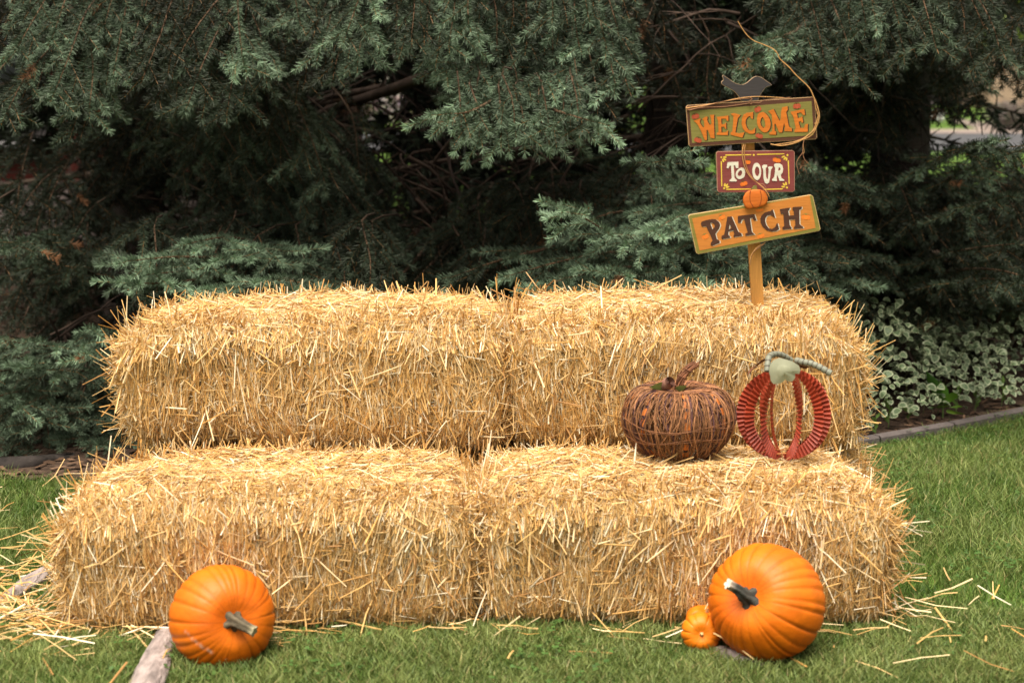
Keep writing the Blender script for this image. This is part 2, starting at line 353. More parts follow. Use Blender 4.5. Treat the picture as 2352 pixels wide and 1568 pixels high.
    straws(mb, p + T * Ls[:, None] * .3, T, nrm(r.normal(size=(N, 3))), Ls, r.uniform(.002, .0045, N), r, 0, .02)
    for a_ in mb.V:
        q_ = a_[:, :2] - c0[:2]; a_[:, 0] = c0[0] + q_[:, 0] * cy_ - q_[:, 1] * sy_; a_[:, 1] = c0[1] + q_[:, 0] * sy_ + q_[:, 1] * cy_
    o = mb.build('straw_bale', [M['straw'], M['straw_core']], None, (cx, yf + D / 2, z0))
    return tag(o, label, 'straw bale', 'straw bales stacked like a bench')

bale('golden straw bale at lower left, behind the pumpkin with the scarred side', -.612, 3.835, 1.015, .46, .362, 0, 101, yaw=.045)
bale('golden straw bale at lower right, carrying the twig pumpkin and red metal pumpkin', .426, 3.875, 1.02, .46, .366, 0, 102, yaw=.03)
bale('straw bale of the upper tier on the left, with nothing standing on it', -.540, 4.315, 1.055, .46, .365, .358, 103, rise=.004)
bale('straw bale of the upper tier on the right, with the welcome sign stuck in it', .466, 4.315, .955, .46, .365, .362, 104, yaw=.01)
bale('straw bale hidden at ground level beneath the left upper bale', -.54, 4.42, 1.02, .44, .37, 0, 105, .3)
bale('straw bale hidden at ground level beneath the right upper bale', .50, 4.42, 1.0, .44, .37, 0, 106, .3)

# loose straw on the grass
r = np.random.default_rng(55); mb = MB()
def strew(N, cx, cy, sx, sy, zr=(.02, .05)):
    C = np.stack([r.normal(cx, sx, N), r.normal(cy, sy, N), r.uniform(*zr, N)], 1); a = r.uniform(0, 6.28, N)
    T = np.stack([np.cos(a), np.sin(a), r.normal(0, .16, N)], 1); straws(mb, C, T, np.tile([0, 0, 1.0], (N, 1)), r.uniform(.03, .17, N), r.uniform(.0025, .0052, N), r, 0, .03)
strew(170, -1.2, 3.87, .10, .08); strew(130, -1.32, 3.98, .16, .10); strew(110, -1.42, 4.15, .12, .14); strew(45, -1.3, 3.7, .22, .12); strew(34, -.85, 3.80, .16, .04)
N = 80; C = np.stack([r.uniform(-1.1, .95, N), 3.845 - np.abs(r.normal(0, .05, N)), r.uniform(.012, .045, N)], 1); a = r.normal(0, .6, N)
straws(mb, C, np.stack([np.cos(a), np.sin(a) * .5, r.normal(0, .2, N)], 1), np.tile([0, 0, 1.0], (N, 1)), r.uniform(.03, .14, N), r.uniform(.0025, .0048, N), r, 0, .03)
strew(28, 1.0, 4.0, .06, .14); strew(14, 1.2, 4.05, .14, .25); strew(9, 0.1, 3.72, .55, .1); strew(9, .95, 3.7, .25, .12); strew(24, -1.5, 4.5, .15, .3)
tag(mb.build('loose_straw', M['straw']), 'loose pale straw stalks scattered on the grass round the bales', 'straw', kind='stuff')
# a few long stalks sticking far out of the bales, as in the photograph
# ---------------------------------------------------------------- pumpkins
def basis(axis, up=Vector((0, 0, 1))):
    z = Vector(axis).normalized(); x = up.cross(z)
    x = x.normalized() if x.length > 1e-3 else Vector((1, 0, 0)); return x, z.cross(x), z
def camdir(r_, u_, t_):   # a direction given as right, up, towards the camera (camera's pitch, world coordinates)
    return Vector((r_, -t_ * CT + u_ * ST, t_ * ST + u_ * CT)).normalized()

def pumpkin(label, c, R, hr, ribs, depth, axis, stem_pts, stem_r, seed, tone, scar=None, stem_cols=None, dimple=.22, squ=1.0):
    r = np.random.default_rng(seed); c = Vector(c)
    T = thing('pumpkin', label, 'pumpkin', (c.x, c.y, 0), 'orange pumpkins on the grass')
    X, Y_, Z = basis(axis); nth, nph = 56, 200
    th = np.linspace(0, math.pi, nth)[:, None]; ph = (np.arange(nph) / nph * 2 * math.pi)[None, :]
    # uneven ribs
    w_ = r.uniform(.5, 1.6, ribs); edges = np.concatenate([[0], np.cumsum(w_) / w_.sum()]) * 2 * math.pi
    k = np.searchsorted(edges, ph[0] + 1e-6) - 1; f = (ph[0] - edges[k]) / (edges[k + 1] - edges[k])
    dj = r.uniform(.6, 1.3, ribs + 1); dj[-1] = dj[0]; dd = dj[k] * (1 - f) + dj[k + 1] * f
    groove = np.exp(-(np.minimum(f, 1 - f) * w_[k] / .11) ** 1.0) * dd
    bulge = np.sqrt(np.clip(np.sin(math.pi * f), 0, 1))
    prof = np.sin(th) ** .93
    g_ = np.sin(th) ** .35
    rr = 1 - depth * g_ * groove[None, :] + depth * .30 * bulge[None, :] * g_ - depth * .2
    wob = lumps(np.stack([np.sin(th) * np.cos(ph), np.sin(th) * np.sin(ph), np.cos(th) + 0 * ph], -1).reshape(-1, 3), 2.2, seed).reshape(nth, nph) * .022
    rr = rr + wob * g_
    x = R * prof * rr * np.cos(ph); y = R * prof * rr * np.sin(ph) * squ
    z = R * hr * (np.cos(th) * (1 + .5 * wob) - dimple * np.exp(-(th / .38) ** 2) + dimple * .8 * np.exp(-((math.pi - th) / .35) ** 2)) + 0 * ph
    P = x[..., None] * np.array(X) + y[..., None] * np.array(Y_) + z[..., None] * np.array(Z) + np.array(c)
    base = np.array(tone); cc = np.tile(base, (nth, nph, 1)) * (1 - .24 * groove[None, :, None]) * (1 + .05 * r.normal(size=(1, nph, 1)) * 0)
    n1 = lumps(P.reshape(-1, 3), 30, seed + 3).reshape(nth, nph, 1); cc = cc * (1 + .05 * n1); cc[..., 1:2] *= 1 + .10 * n1
    if scar is not None:    # a pale scratch on the skin
        A, B = [np.array(camdir(*s_)) for s_ in scar]
        d = nrm(P - np.array(c))
        for t in np.linspace(0, 1, 40):
            q = nrm(A * (1 - t) + B * t); m_ = np.exp(-(np.linalg.norm(d - q, axis=-1) / .022) ** 2) * (.4 + .6 * (math.sin(t * 23) > -.2)) * (.35 if t < .35 else .75)
            cc = cc * (1 - m_[..., None] * .75) + np.array([.62, .38, .27]) * m_[..., None] * .75
    i = np.arange(nth - 1)[:, None] * nph; j = np.arange(nph)[None, :]; j2 = (j + 1) % nph
    F = np.stack([i + j, i + nph + j, i + nph + j2, i + j2], -1).reshape(-1, 4)
    mb = MB(); mb.add(P.reshape(-1, 3), F, cc.reshape(-1, 3), 0, True); part(mb, 'skin', M['pumpkin'], T)
    # ridged stem
    mb = MB(); top = c + Z * R * hr * (1 - dimple * .9)
    pts = catmull([top + X * a_ * R + Y_ * b_ * R + Z * c_ * R for a_, b_, c_ in stem_pts], 16); m = 20
    tt = np.linspace(0, 1, 16); V = []; C_ = []
    for kx, p in enumerate(pts):
        d_ = (pts[min(kx + 1, 15)] - pts[max(kx - 1, 0)]).normalized(); a_, b_, _ = basis(d_, X)
        rad = stem_r * (1.0 - .35 * tt[kx]) + stem_r * (1.9 if ribs > 25 else 1.2) * math.exp(-tt[kx] / .10) + stem_r * .18 * math.exp(-(1 - tt[kx]) / .08)
        for s_ in range(m):
            an = s_ / m * 2 * math.pi; ridge = abs(math.cos(an * 2.5 + .7 * tt[kx])); q = rad * (.62 + .48 * ridge * (1 + .7 * math.exp(-tt[kx] / .10)) / (1 + .2 * math.exp(-tt[kx] / .1)))
            V.append(p + a_ * math.cos(an) * q + b_ * math.sin(an) * q)
            c0_ = np.array(stem_cols[0]) * (.55 + .6 * ridge); c1_ = np.array(stem_cols[1]); kk = max(0, min(1, (tt[kx] - .78) / .2)); C_.append(c0_ * (1 - kk) + c1_ * kk)
    F = [(kx * m + s_, kx * m + (s_ + 1) % m, (kx + 1) * m + (s_ + 1) % m, (kx + 1) * m + s_) for kx in range(15) for s_ in range(m)]
    mb.add([tuple(v) for v in V], F, C_, 0, True)
    end = [tuple(v) for v in V[-m:]]; mb.add(end + [tuple(pts[-1] - (pts[-1] - pts[-2]) * .25)], [(s_, (s_ + 1) % m, m) for s_ in range(m)], stem_cols[1], 0, False)
    part(mb, 'stem', M['stem'], T); return T

ORA = (0.62, 0.130, 0.002)
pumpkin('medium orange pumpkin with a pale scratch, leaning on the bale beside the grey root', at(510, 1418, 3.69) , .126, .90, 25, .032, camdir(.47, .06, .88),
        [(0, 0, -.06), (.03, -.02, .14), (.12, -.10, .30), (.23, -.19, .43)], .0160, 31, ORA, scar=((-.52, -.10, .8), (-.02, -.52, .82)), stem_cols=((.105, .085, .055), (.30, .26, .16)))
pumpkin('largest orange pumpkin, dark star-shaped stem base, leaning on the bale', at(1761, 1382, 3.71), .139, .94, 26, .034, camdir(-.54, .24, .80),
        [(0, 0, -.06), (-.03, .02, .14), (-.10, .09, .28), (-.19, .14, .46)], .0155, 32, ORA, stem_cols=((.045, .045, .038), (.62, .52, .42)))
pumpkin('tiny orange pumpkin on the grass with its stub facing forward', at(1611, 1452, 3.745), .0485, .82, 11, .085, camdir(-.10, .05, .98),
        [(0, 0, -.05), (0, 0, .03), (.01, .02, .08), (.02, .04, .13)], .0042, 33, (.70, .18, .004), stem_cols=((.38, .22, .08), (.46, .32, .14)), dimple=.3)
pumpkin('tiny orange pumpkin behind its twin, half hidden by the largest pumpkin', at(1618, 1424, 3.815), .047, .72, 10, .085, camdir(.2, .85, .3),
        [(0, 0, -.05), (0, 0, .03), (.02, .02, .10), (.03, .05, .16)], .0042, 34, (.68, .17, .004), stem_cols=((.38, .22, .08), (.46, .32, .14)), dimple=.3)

# ---------------------------------------------------------------- tree roots lying in the lawn
def root(label, pts, rad, seed, m_=None):
    r = np.random.default_rng(seed); P = catmull(pts, 28); n, m = 28, 14; V = []; C_ = []
    for k, p in enumerate(P):
        d_ = (P[min(k + 1, n - 1)] - P[max(k - 1, 0)]).normalized(); s_ = d_.cross(Vector((0, 0, 1))).normalized(); u_ = s_.cross(d_)
        ra = np.interp(k / (n - 1), np.linspace(0, 1, len(rad)), rad)
        for j in range(m):
            a = j / m * 2 * math.pi; q = ra * (1 + .10 * math.sin(3 * a + k * .35 + seed) + .07 * math.sin(7 * a - k * .2) + r.normal(0, .025))
            V.append(tuple(p + s_ * math.cos(a) * q + u_ * math.sin(a) * q * .8)); C_.append((.035, .029, .026))
    F = [(k * m + j, k * m + (j + 1) % m, (k + 1) * m + (j + 1) % m, (k + 1) * m + j) for k in range(n - 1) for j in range(m)]
    mb = MB(); mb.add(V, F, C_, 0, True)
    for b0 in (0, (n - 1) * m): mb.add(V[b0:b0 + m], [list(range(m))], (1, 1, 1), 0)
    o = mb.build('tree_root', m_ or M['root'], None, tuple(P[14])); return tag(o, label, 'root', 'weathered surface roots in the lawn')
G = lambda u, v, z=0: tuple(gnd(u, v, z))
for lab_, (pts_, rad_), sd_ in zip(('thick grey root at the bottom edge, running to the medium scarred pumpkin', 'slim grey root beyond the left end of the lower straw bales', 'short grey root half sunk in grass under the largest pumpkin'), ROOTS, (3, 4, 5)):
    root(lab_, [G(*q_) for q_ in pts_], rad_, sd_)
root('dark grey root under the spruce at the left lawn edge', [G(-60, 1070, .0), G(40, 1066, .01), G(110, 1058, .005), G(220, 1048, -.03)], [.03, .035, .03, .02], 6, M['bark'])

# ---------------------------------------------------------------- pumpkin woven from twigs
W0 = Vector((at(1557, 960, 4.15).x, 4.13, .372)); T = thing('twig_pumpkin', 'brown pumpkin woven from thin twigs, standing on the lower straw bale', 'decoration', tuple(W0))
r = np.random.default_rng(77); mb = MB(); RW, HW = .1425, .108
def wick(th, ph, k=1.0):   # th from the top, 0..pi
    lob = 1 + .035 * abs(math.cos(ph * 4)) - .02
    rr_ = RW * (math.sin(th) ** .72) * lob * k * (1 - .09 * max(0, -math.cos(th)) + .02 * math.cos(th)); z = HW * math.cos(th) * (1 - .0) - .030 * math.exp(-(th / .45) ** 2)
    return W0 + Vector((rr_ * math.sin(ph), -rr_ * math.cos(ph), HW + z * k + .006))
for i in range(760):
    ph0 = r.uniform(0, 6.283); a0 = r.uniform(.05, .45) if r.random() < .7 else r.uniform(.3, 1.8); a1 = min(3.08, a0 + r.uniform(.7, 2.9)); dr = r.normal(0, .15); wob = r.normal(0, .06); kk = r.uniform(.93, 1.035); q1 = r.uniform(0, 6.28)
    pts = [wick(a0 + (a1 - a0) * t, ph0 + dr * t + wob * math.sin(t * 7 + q1), kk + .02 * math.sin(5 * t + q1)) for t in np.linspace(0, 1, 13)]
    col = np.array([.32, .145, .064]) * r.uniform(.45, 1.35) if r.random() < .78 else np.array([.10, .045, .045]) * r.uniform(.6, 1.3)
    mb.tube(pts, r.uniform(.0008, .0016), 4, col, cap=False)
for i in range(26):      # loops lying round the crown and belt
    a = r.uniform(.10, .5) if i < 18 else r.uniform(1.3, 1.9); p0 = r.uniform(0, 6.28); ln = r.uniform(1.2, 4.5)
    pts = [wick(a + .08 * math.sin(t * 9 + p0), p0 + ln * t, 1.03) for t in np.linspace(0, 1, 22)]; mb.tube(pts, r.uniform(.0008, .0015), 4, np.array([.26, .11, .05]) * r.uniform(.6, 1.2), cap=False)
part(mb, 'twig_body', M['twig'], T)
for ph in (.06, .86, 1.62, 2.4, 3.2, 3.98, 4.78, 5.48):     # striped frame bands under the twigs
    mb = MB(); V = []; C_ = []; n = 61
    for k in range(n):
        a = .25 + 2.75 * k / (n - 1); p = wick(a, ph, .98); s_ = Vector((math.cos(ph), math.sin(ph), 0)) * .0075; V += [tuple(p - s_), tuple(p + s_)]
    F = []; cols = []
    for k in range(n - 1):
        dark = (k % 6) >= 4; cc = (.03, .015, .02) if dark else (.52, .15, .03); sk = .0
        mb.add([V[2 * k], V[2 * k + 1], V[2 * k + 3], V[2 * k + 2]], [(0, 1, 2, 3)], cc, 0, False)
    part(mb, 'orange_band', M['paint'], T)
mb = MB()
sp = catmull([W0 + Vector((-.006, 0, .192)), W0 + Vector((.002, -.005, .220)), W0 + Vector((.022, -.005, .246)), W0 + Vector((.050, 0, .264))], 14)
for i in range(34):
    o1 = Vector(r.normal(0, .0045, 3)); o2 = Vector(r.normal(0, .006, 3)); k0 = int(r.integers(0, 3)); k1 = int(r.integers(10, 14))
    mb.tube([p + o1 * (1 - j / 14) * 1.5 + o2 * (j / 14) for j, p in enumerate(sp)][k0:k1 + 1], r.uniform(.0009, .0018), 4, np.array([.25, .10, .05]) * r.uniform(.5, 1.3))
for kk in (2, 6, 9):
    p = sp[kk]; mb.tube([p + Vector((math.cos(t) * .011, math.sin(t) * .011, math.cos(t) * -.006)) for t in np.linspace(0, 6.28, 12)], .0012, 4, (.2, .08, .04), cap=False)
part(mb, 'stem', M['twig'], T)
def leaf_mesh(mb, base, tip, wv, col, n=9, cup=.25, mat_=0):
    base, tip, wv = Vector(base), Vector(tip), Vector(wv); nn = (tip - base).cross(wv).normalized(); V = []
    for k in range(n):
        t = k / (n - 1); ww = math.sin(math.pi * t ** .8) ; c_ = base.lerp(tip, t) + nn * (math.sin(t * 3.1) * .06 * (tip - base).length)
        V += [c_ - wv * ww + nn * cup * wv.length * ww, c_, c_ + wv * ww + nn * cup * wv.length * ww]
    F = [(3 * k + a, 3 * k + a + 1, 3 * k + a + 4, 3 * k + a + 3) for k in range(n - 1) for a in (0, 1)]; mb.add([tuple(v) for v in V], F, col, mat_, True)
for s_, lab in ((-1, 'long'), (1, 'short')):
    mb = MB(); b0 = W0 + Vector((-.028, -.045, .204))
    if s_ < 0: leaf_mesh(mb, b0, b0 + Vector((-.055, -.012, .008)), Vector((.004, -.012, .013)), (.17, .21, .06))
    else: leaf_mesh(mb, b0 + Vector((.012, 0, .004)), b0 + Vector((.043, -.005, .012)), Vector((-.003, -.008, .009)), (.14, .18, .055))
    part(mb, 'leaf', M['leaf'], T)
mb = MB(); c_ = W0 + Vector((-.036, -.05, .220)); ax = Vector((.35, -.75, .45)).normalized(); X, Y_, Z = basis(ax)   # rolled bark curl
for q0, q1, k0 in ((.016, .0155, 0), (.0118, .0118, .006), (.008, .008, .009), (.0045, .0045, .010)):
    pts = [c_ + Z * (-.014 + k0 * .4), c_ + Z * (.004 + k0 * .3), c_ + Z * (.016 - k0 * .2)]
    V = []
    for k, p in enumerate(pts):
        rad = q0 * (.85, 1.0, .9)[k]
        for j in range(20): an = j / 20 * 6.283; V.append(tuple(p + X * math.cos(an) * rad + Y_ * math.sin(an) * rad))
    mb.add(V, [(k * 20 + j, k * 20 + (j + 1) % 20, (k + 1) * 20 + (j + 1) % 20, (k + 1) * 20 + j) for k in range(2) for j in range(20)], (.30, .15, .11), 0, True)
    if k0 == 0: mb.add(V[:20], [list(range(20))], (.25, .12, .09))
part(mb, 'rolled_bark', M['twig'], T)

# ---------------------------------------------------------------- red pumpkin of crimped metal fins
P0 = Vector((at(1800, 960, 4.14).x, 4.14, .383)); T = thing('metal_pumpkin', 'red open pumpkin of crimped metal strips with a sage leaf on top', 'decoration', tuple(P0))
A_, B_ = .1235, .121; zc = P0.z + .118
def fin(ph, wid, crimp, smooth_=False, a_=A_, b_=B_):
    n, m = 300, 5; V = []
    d = Vector((math.sin(ph), -math.cos(ph), 0)); tn = Vector((math.cos(ph), math.sin(ph), 0))
    for k in range(n):
        t = k / (n - 1); al = .16 + (math.pi - .20) * t; ww = wid * min(1, .30 + 2.6 * t, .45 + 3 * (1 - t))
        off = crimp * math.sin(t * 2 * math.pi * 28)
        nr = Vector((math.sin(al) / a_, 0, math.cos(al) / b_)).normalized()
        for j in range(m):
            f = j / (m - 1); rr_ = a_ * math.sin(al) ** .92 - nr.x * ww * f; z = b_ * math.cos(al) - nr.z * ww * f
            rr_ = max(rr_, .006)
            V.append(tuple(Vector((P0.x, P0.y, zc + z)) + d * rr_ + tn * (off * (1 if j in (0, m - 1) else 1.0))))
    F = [(k * m + j, k * m + j + 1, (k + 1) * m + j + 1, (k + 1) * m + j) for k in range(n - 1) for j in range(m - 1)]
    mb = MB(); mb.add(V, F, (.5, .05, .03), 0, True); return mb
for ph, wd in ((.20, .030), (-.66, .030), (-1.12, .031), (-1.60, .033), (.80, .030), (1.20, .031), (1.62, .033)):
    part(fin(ph, wd, .0030), 'metal_fin', M['metal_red'], T)
for ph in (3.35, -2.6, 2.45):
    part(fin(ph, .020, .0004, a_=A_ * .8, b_=B_ * .97), 'metal_fin', M['metal_red'], T)
# ring holding the fins at the bottom
mb = MB(); mb.tube([P0 + Vector((math.cos(t) * .03, math.sin(t) * .03, .016 + .003 * math.sin(3 * t))) for t in np.linspace(0, 6.283, 26)], .005, 6, (.40, .16, .045), flat=.35); part(mb, 'strap_ring', M['metal_sage'], T)
# sage leaf
def pl(u, v, Y): return at(u, v, Y)
def L3(x, y): return (2440 + x * 960 / 2352) * .57422, (1380 + y * 500 / 1225) * .57422
mb = MB(); out = [(1572, 190), (1600, 150), (1660, 125), (1720, 140), (1790, 160), (1850, 200), (1868, 245), (1855, 280), (1812, 280), (1815, 320), (1785, 358), (1740, 350), (1715, 338), (1690, 365), (1640, 380), (1600, 380), (1575, 345), (1570, 300), (1560, 270), (1562, 225)]
cen = Vector(pl(*L3(1705, 255), 3.995)); V = [tuple(cen + Vector((0, -.002, 0)))]
for q in out: V.append(tuple(pl(*L3(*q), 4.005)))
k = len(out)
for q in out: V.append(tuple(Vector(pl(*L3(*q), 4.005)).lerp(cen, .5) + Vector((0, -.0008 * math.sin(q[0] * .05), 0))))
F4 = [(1 + i, 1 + (i + 1) % k, 1 + k + (i + 1) % k, 1 + k + i) for i in range(k)]; F3 = [(0, 1 + k + i, 1 + k + (i + 1) % k) for i in range(k)]
mb.add(V, F4, (.30, .30, .205), 0, True); mb.add(V, F3, (.31, .31, .21), 0, True)
V2 = [tuple(Vector(v) + Vector((0, .003, 0))) for v in V]; mb.add(V2, [f[::-1] for f in F4], (.25, .25, .19), 0, True)
part(mb, 'leaf', M['metal_sage'], T)
def coil(pts, rad, rings):
    n = rings * 6; P = catmull(pts, n); R_ = []; cols = []
    for k in range(n): R_.append(rad * (.72 if k % 6 == 0 else (1.0 if k % 6 != 1 else 1.05))); cols.append(np.array([.045, .03, .025]) if k % 6 == 0 else np.array([.175, .18, .135]))  # dark rings paint the shade in the gaps between coils
    mb = MB(); mb.tube(P, R_, 10, np.array(cols), cap=True); return mb
part(coil([pl(*L3(1540, 262), 4.02), pl(*L3(1545, 190), 4.03), pl(*L3(1560, 115), 4.05), pl(*L3(1600, 92), 4.07), pl(*L3(1660, 90), 4.09), pl(*L3(1720, 115), 4.10), pl(*L3(1775, 150), 4.11)], .0080, 9), 'coiled_stem', M['metal_sage'], T)
part(coil([pl(*L3(1820, 150), 4.09), pl(*L3(1900, 168), 4.07), pl(*L3(1985, 185), 4.06), pl(*L3(2070, 225), 4.05), pl(*L3(2165, 278), 4.04)], .0088, 8), 'coiled_stem', M['metal_sage'], T)
mb = MB(); leaf_mesh(mb, pl(*L3(1530, 150), 4.12), pl(*L3(1350, 300), 4.10), Vector((.010, -.012, .012)), (.13, .05, .025)); part(mb, 'brown_leaf', M['metal_sage'], T)
mb = MB(); leaf_mesh(mb, pl(*L3(1800, 140), 4.13), pl(*L3(1960, 215), 4.12), Vector((-.006, -.010, .010)), (.13, .05, .025)); part(mb, 'brown_leaf', M['metal_sage'], T)
# ---------------------------------------------------------------- welcome sign
SY = 4.43; KV = .57422
cA = lambda x, y: (2740 + x * 260 / 2265, 410 + y * 180 / 1568)
cB = lambda x, y: (2980 + x * 310 / 2352, 400 + y * 180 / 1366)
cC = lambda x, y: (2860 + x * 320 / 2352, 600 + y * 180 / 1323)
cD = lambda x, y: (2750 + x * 270 / 2016, 800 + y * 210 / 1568)
cE = lambda x, y: (3000 + x * 290 / 2352, 780 + y * 180 / 1460)
c1 = lambda x, y: (2650 + x / 2.613, 50 + y / 2.613)
c2 = lambda x, y: (2700 + x / 3.1354, 550 + y / 3.1354)
def W2(q, Y): return Vector(at(q[0] * KV, q[1] * KV, Y))
pb = at(1741, 705, 4.46)
SG = thing('welcome_sign', 'wooden post sign of three painted boards topped by a black bird', 'sign', (pb.x, 4.455, .70))
def plate(mb, outer, holes, Y, thick, col, mat_=0, edge=None, m=lambda x, y: (x, y)):
    """a flat painted shape of real thickness; its front at distance Y"""
    rings = [[W2(m(*q), Y) for q in ring] for ring in [outer] + list(holes)]
    tri = tessellate_polygon([[Vector((p.x, p.z, 0)) for p in ring] for ring in rings])
    flat = [p for ring in rings for p in ring]
    a = [flat[i] for i in tri[0]] if tri else []
    fl = []
    for t in tri:
        A, B, C = (flat[i] for i in t); cr = (B.x - A.x) * (C.z - A.z) - (B.z - A.z) * (C.x - A.x)
        fl.append(t if cr > 0 else t[::-1])
    mb.add([tuple(p) for p in flat], fl, col, mat_)
    bk = [tuple(p + Vector((0, thick, 0))) for p in flat]; mb.add(bk, [f[::-1] for f in fl], edge or col, mat_)
    o = 0
    for ring in rings:
        k = len(ring); vs = [tuple(p) for p in ring] + bk[o:o + k]; o += k
        mb.add(vs, [(i, i + k, (i + 1) % k + k, (i + 1) % k) for i in range(k)], edge or col, mat_)
def rnd(pts, n=3, closed=True):     # a softly rounded outline
    P = [Vector((x, y, 0)) for x, y in pts]; out = []; k = len(P)
    for i in range(k):
        a, b_, c, d = P[i - 1], P[i], P[(i + 1) % k], P[(i + 2) % k]
        for j in range(n):
            t = j / n; q = .5 * (2 * b_ + (c - a) * t + (2 * a - 5 * b_ + 4 * c - d) * t * t + (3 * b_ - a - 3 * c + d) * t ** 3); out.append((q.x, q.y))
    return out
def chamfer(pts, f=.10):            # brush-painted corners, slightly blunted
    out = []; k = len(pts)
    for i in range(k):
        a, b_, c = np.array(pts[i - 1], float), np.array(pts[i], float), np.array(pts[(i + 1) % k], float)
        la = np.linalg.norm(a - b_); lc = np.linalg.norm(c - b_); e = min(7, la * .3, lc * .3)
        out += [tuple(b_ + (a - b_) / (la + 1e-6) * e), tuple(b_ + (c - b_) / (lc + 1e-6) * e)]
    return out
def inset(pts, d):                   # the outline moved inwards by D photograph pixels
    P = [np.array(p, float) for p in pts]; k = len(P); A = sum(P[i][0] * P[(i + 1) % k][1] - P[(i + 1) % k][0] * P[i][1] for i in range(k)); sg = 1 if A > 0 else -1; out = []
    for i in range(k):
        t = P[(i + 1) % k] - P[i - 1]; t /= np.linalg.norm(t) + 1e-9; out.append(tuple(P[i] + sg * d * np.array([-t[1], t[0]])))
    return out
def board(outer, col, edge):         # painted face with a worn pale edge of bare wood
    mb = MB(); plate(mb, outer, [], SY, .012, edge); plate(mb, inset(outer, 2.0), [], SY - .0007, .0006, col); return mb
# colours
BRN = (.105, .040, .022); GRN = (.23, .20, .05); ORG = (.62, .17, .018); TAN = (.55, .34, .17); RED = (.46, .085, .035); MAR = (.235, .052, .048)
WHT = (.74, .68, .56); YEL = (.80, .55, .07); OLV = (.24, .21, .045); PAN = (.60, .215, .04); DRK = (.045, .022, .014); CHO = (.085, .034, .020)
BRN, GRN, ORG, TAN, RED, MAR, WHT, YEL, OLV, PAN, DRK, CHO = (tuple(.84 * q for q in c) for c in (BRN, GRN, ORG, TAN, RED, MAR, WHT, YEL, OLV, PAN, DRK, CHO))
# post
mb = MB()
tp, bt = at(1716, 300, 4.46), at(1742, 730, 4.46); wv = .0165
d_ = Vector(tp) - Vector(bt); low = Vector(bt) - d_ * (.20 / d_.length); hi = Vector(tp) + d_ * .02
V = [tuple(q + Vector((sx * wv, sy * .009, 0))) for q in (low, hi) for sx, sy in ((-1, -1), (1, -1), (1, 1), (-1, 1))]
mb.add(V, [(0, 1, 5, 4), (1, 2, 6, 5), (2, 3, 7, 6), (3, 0, 4, 7), (4, 5, 6, 7), (3, 2, 1, 0)], (.5, .3, .1))
part(mb, 'post', M['wood'], SG)

def letters(parent, name, shapes, Y, col):
    mb = MB()
    for outer, holes in shapes: plate(mb, outer, holes, Y, .0006, col)
    subpart(mb, name, M['paint'], parent, SG)
def mapped(pts, m): return [m(*p) for p in pts]
def shift(shapes, dx, dy): return [([(x + dx, y + dy) for x, y in o], [[(x + dx, y + dy) for x, y in h_] for h_ in hs_]) for o, hs_ in shapes]
def ell(cx, cy, rx, ry, ang=0, n=16):
    a = math.radians(ang); return [(cx + rx * math.cos(t) * math.cos(a) - ry * math.sin(t) * math.sin(a), cy + rx * math.cos(t) * math.sin(a) + ry * math.sin(t) * math.cos(a)) for t in np.arange(n) / n * 6.283]
def painted_pumpkin(parent, cx, cy, rx, ry, ang, Y, col, stem=(.10, .07, .02)):   # centre and radii in photograph pixels
    mb = MB(); a = math.radians(ang); ca, sa = math.cos(a), math.sin(a); dk = tuple(c * .72 for c in col)
    for k, (ox, s_) in enumerate(((-.52, .92), (.52, .92), (0, 1.0))):
        plate(mb, ell(cx + ox * rx * ca, cy + ox * rx * sa, rx * .5, ry * s_, ang), [], Y - .0004 * k, .0004, col if k < 2 else tuple(min(1, c * 1.08) for c in col))
    plate(mb, [(cx + (x * ca - y * sa), cy + (x * sa + y * ca)) for x, y in ((-2.2, -ry * .8), (-3.2, -ry * 1.45), (1.2, -ry * 1.5), (2.2, -ry * .8))], [], Y - .0012, .0004, stem)
    for sg in (-1, 1):
        q = [(sg * rx * t, -ry * (1.05 + .35 * math.sin(t * 5))) for t in (.15, .35, .55, .75)]; q = q + [(x, y + 2.0) for x, y in q[::-1]]
        plate(mb, [(cx + x * ca - y * sa, cy + x * sa + y * ca) for x, y in q], [], Y - .0004, .0004, stem)
    subpart(mb, 'painted_pumpkin', M['paint'], parent, SG)

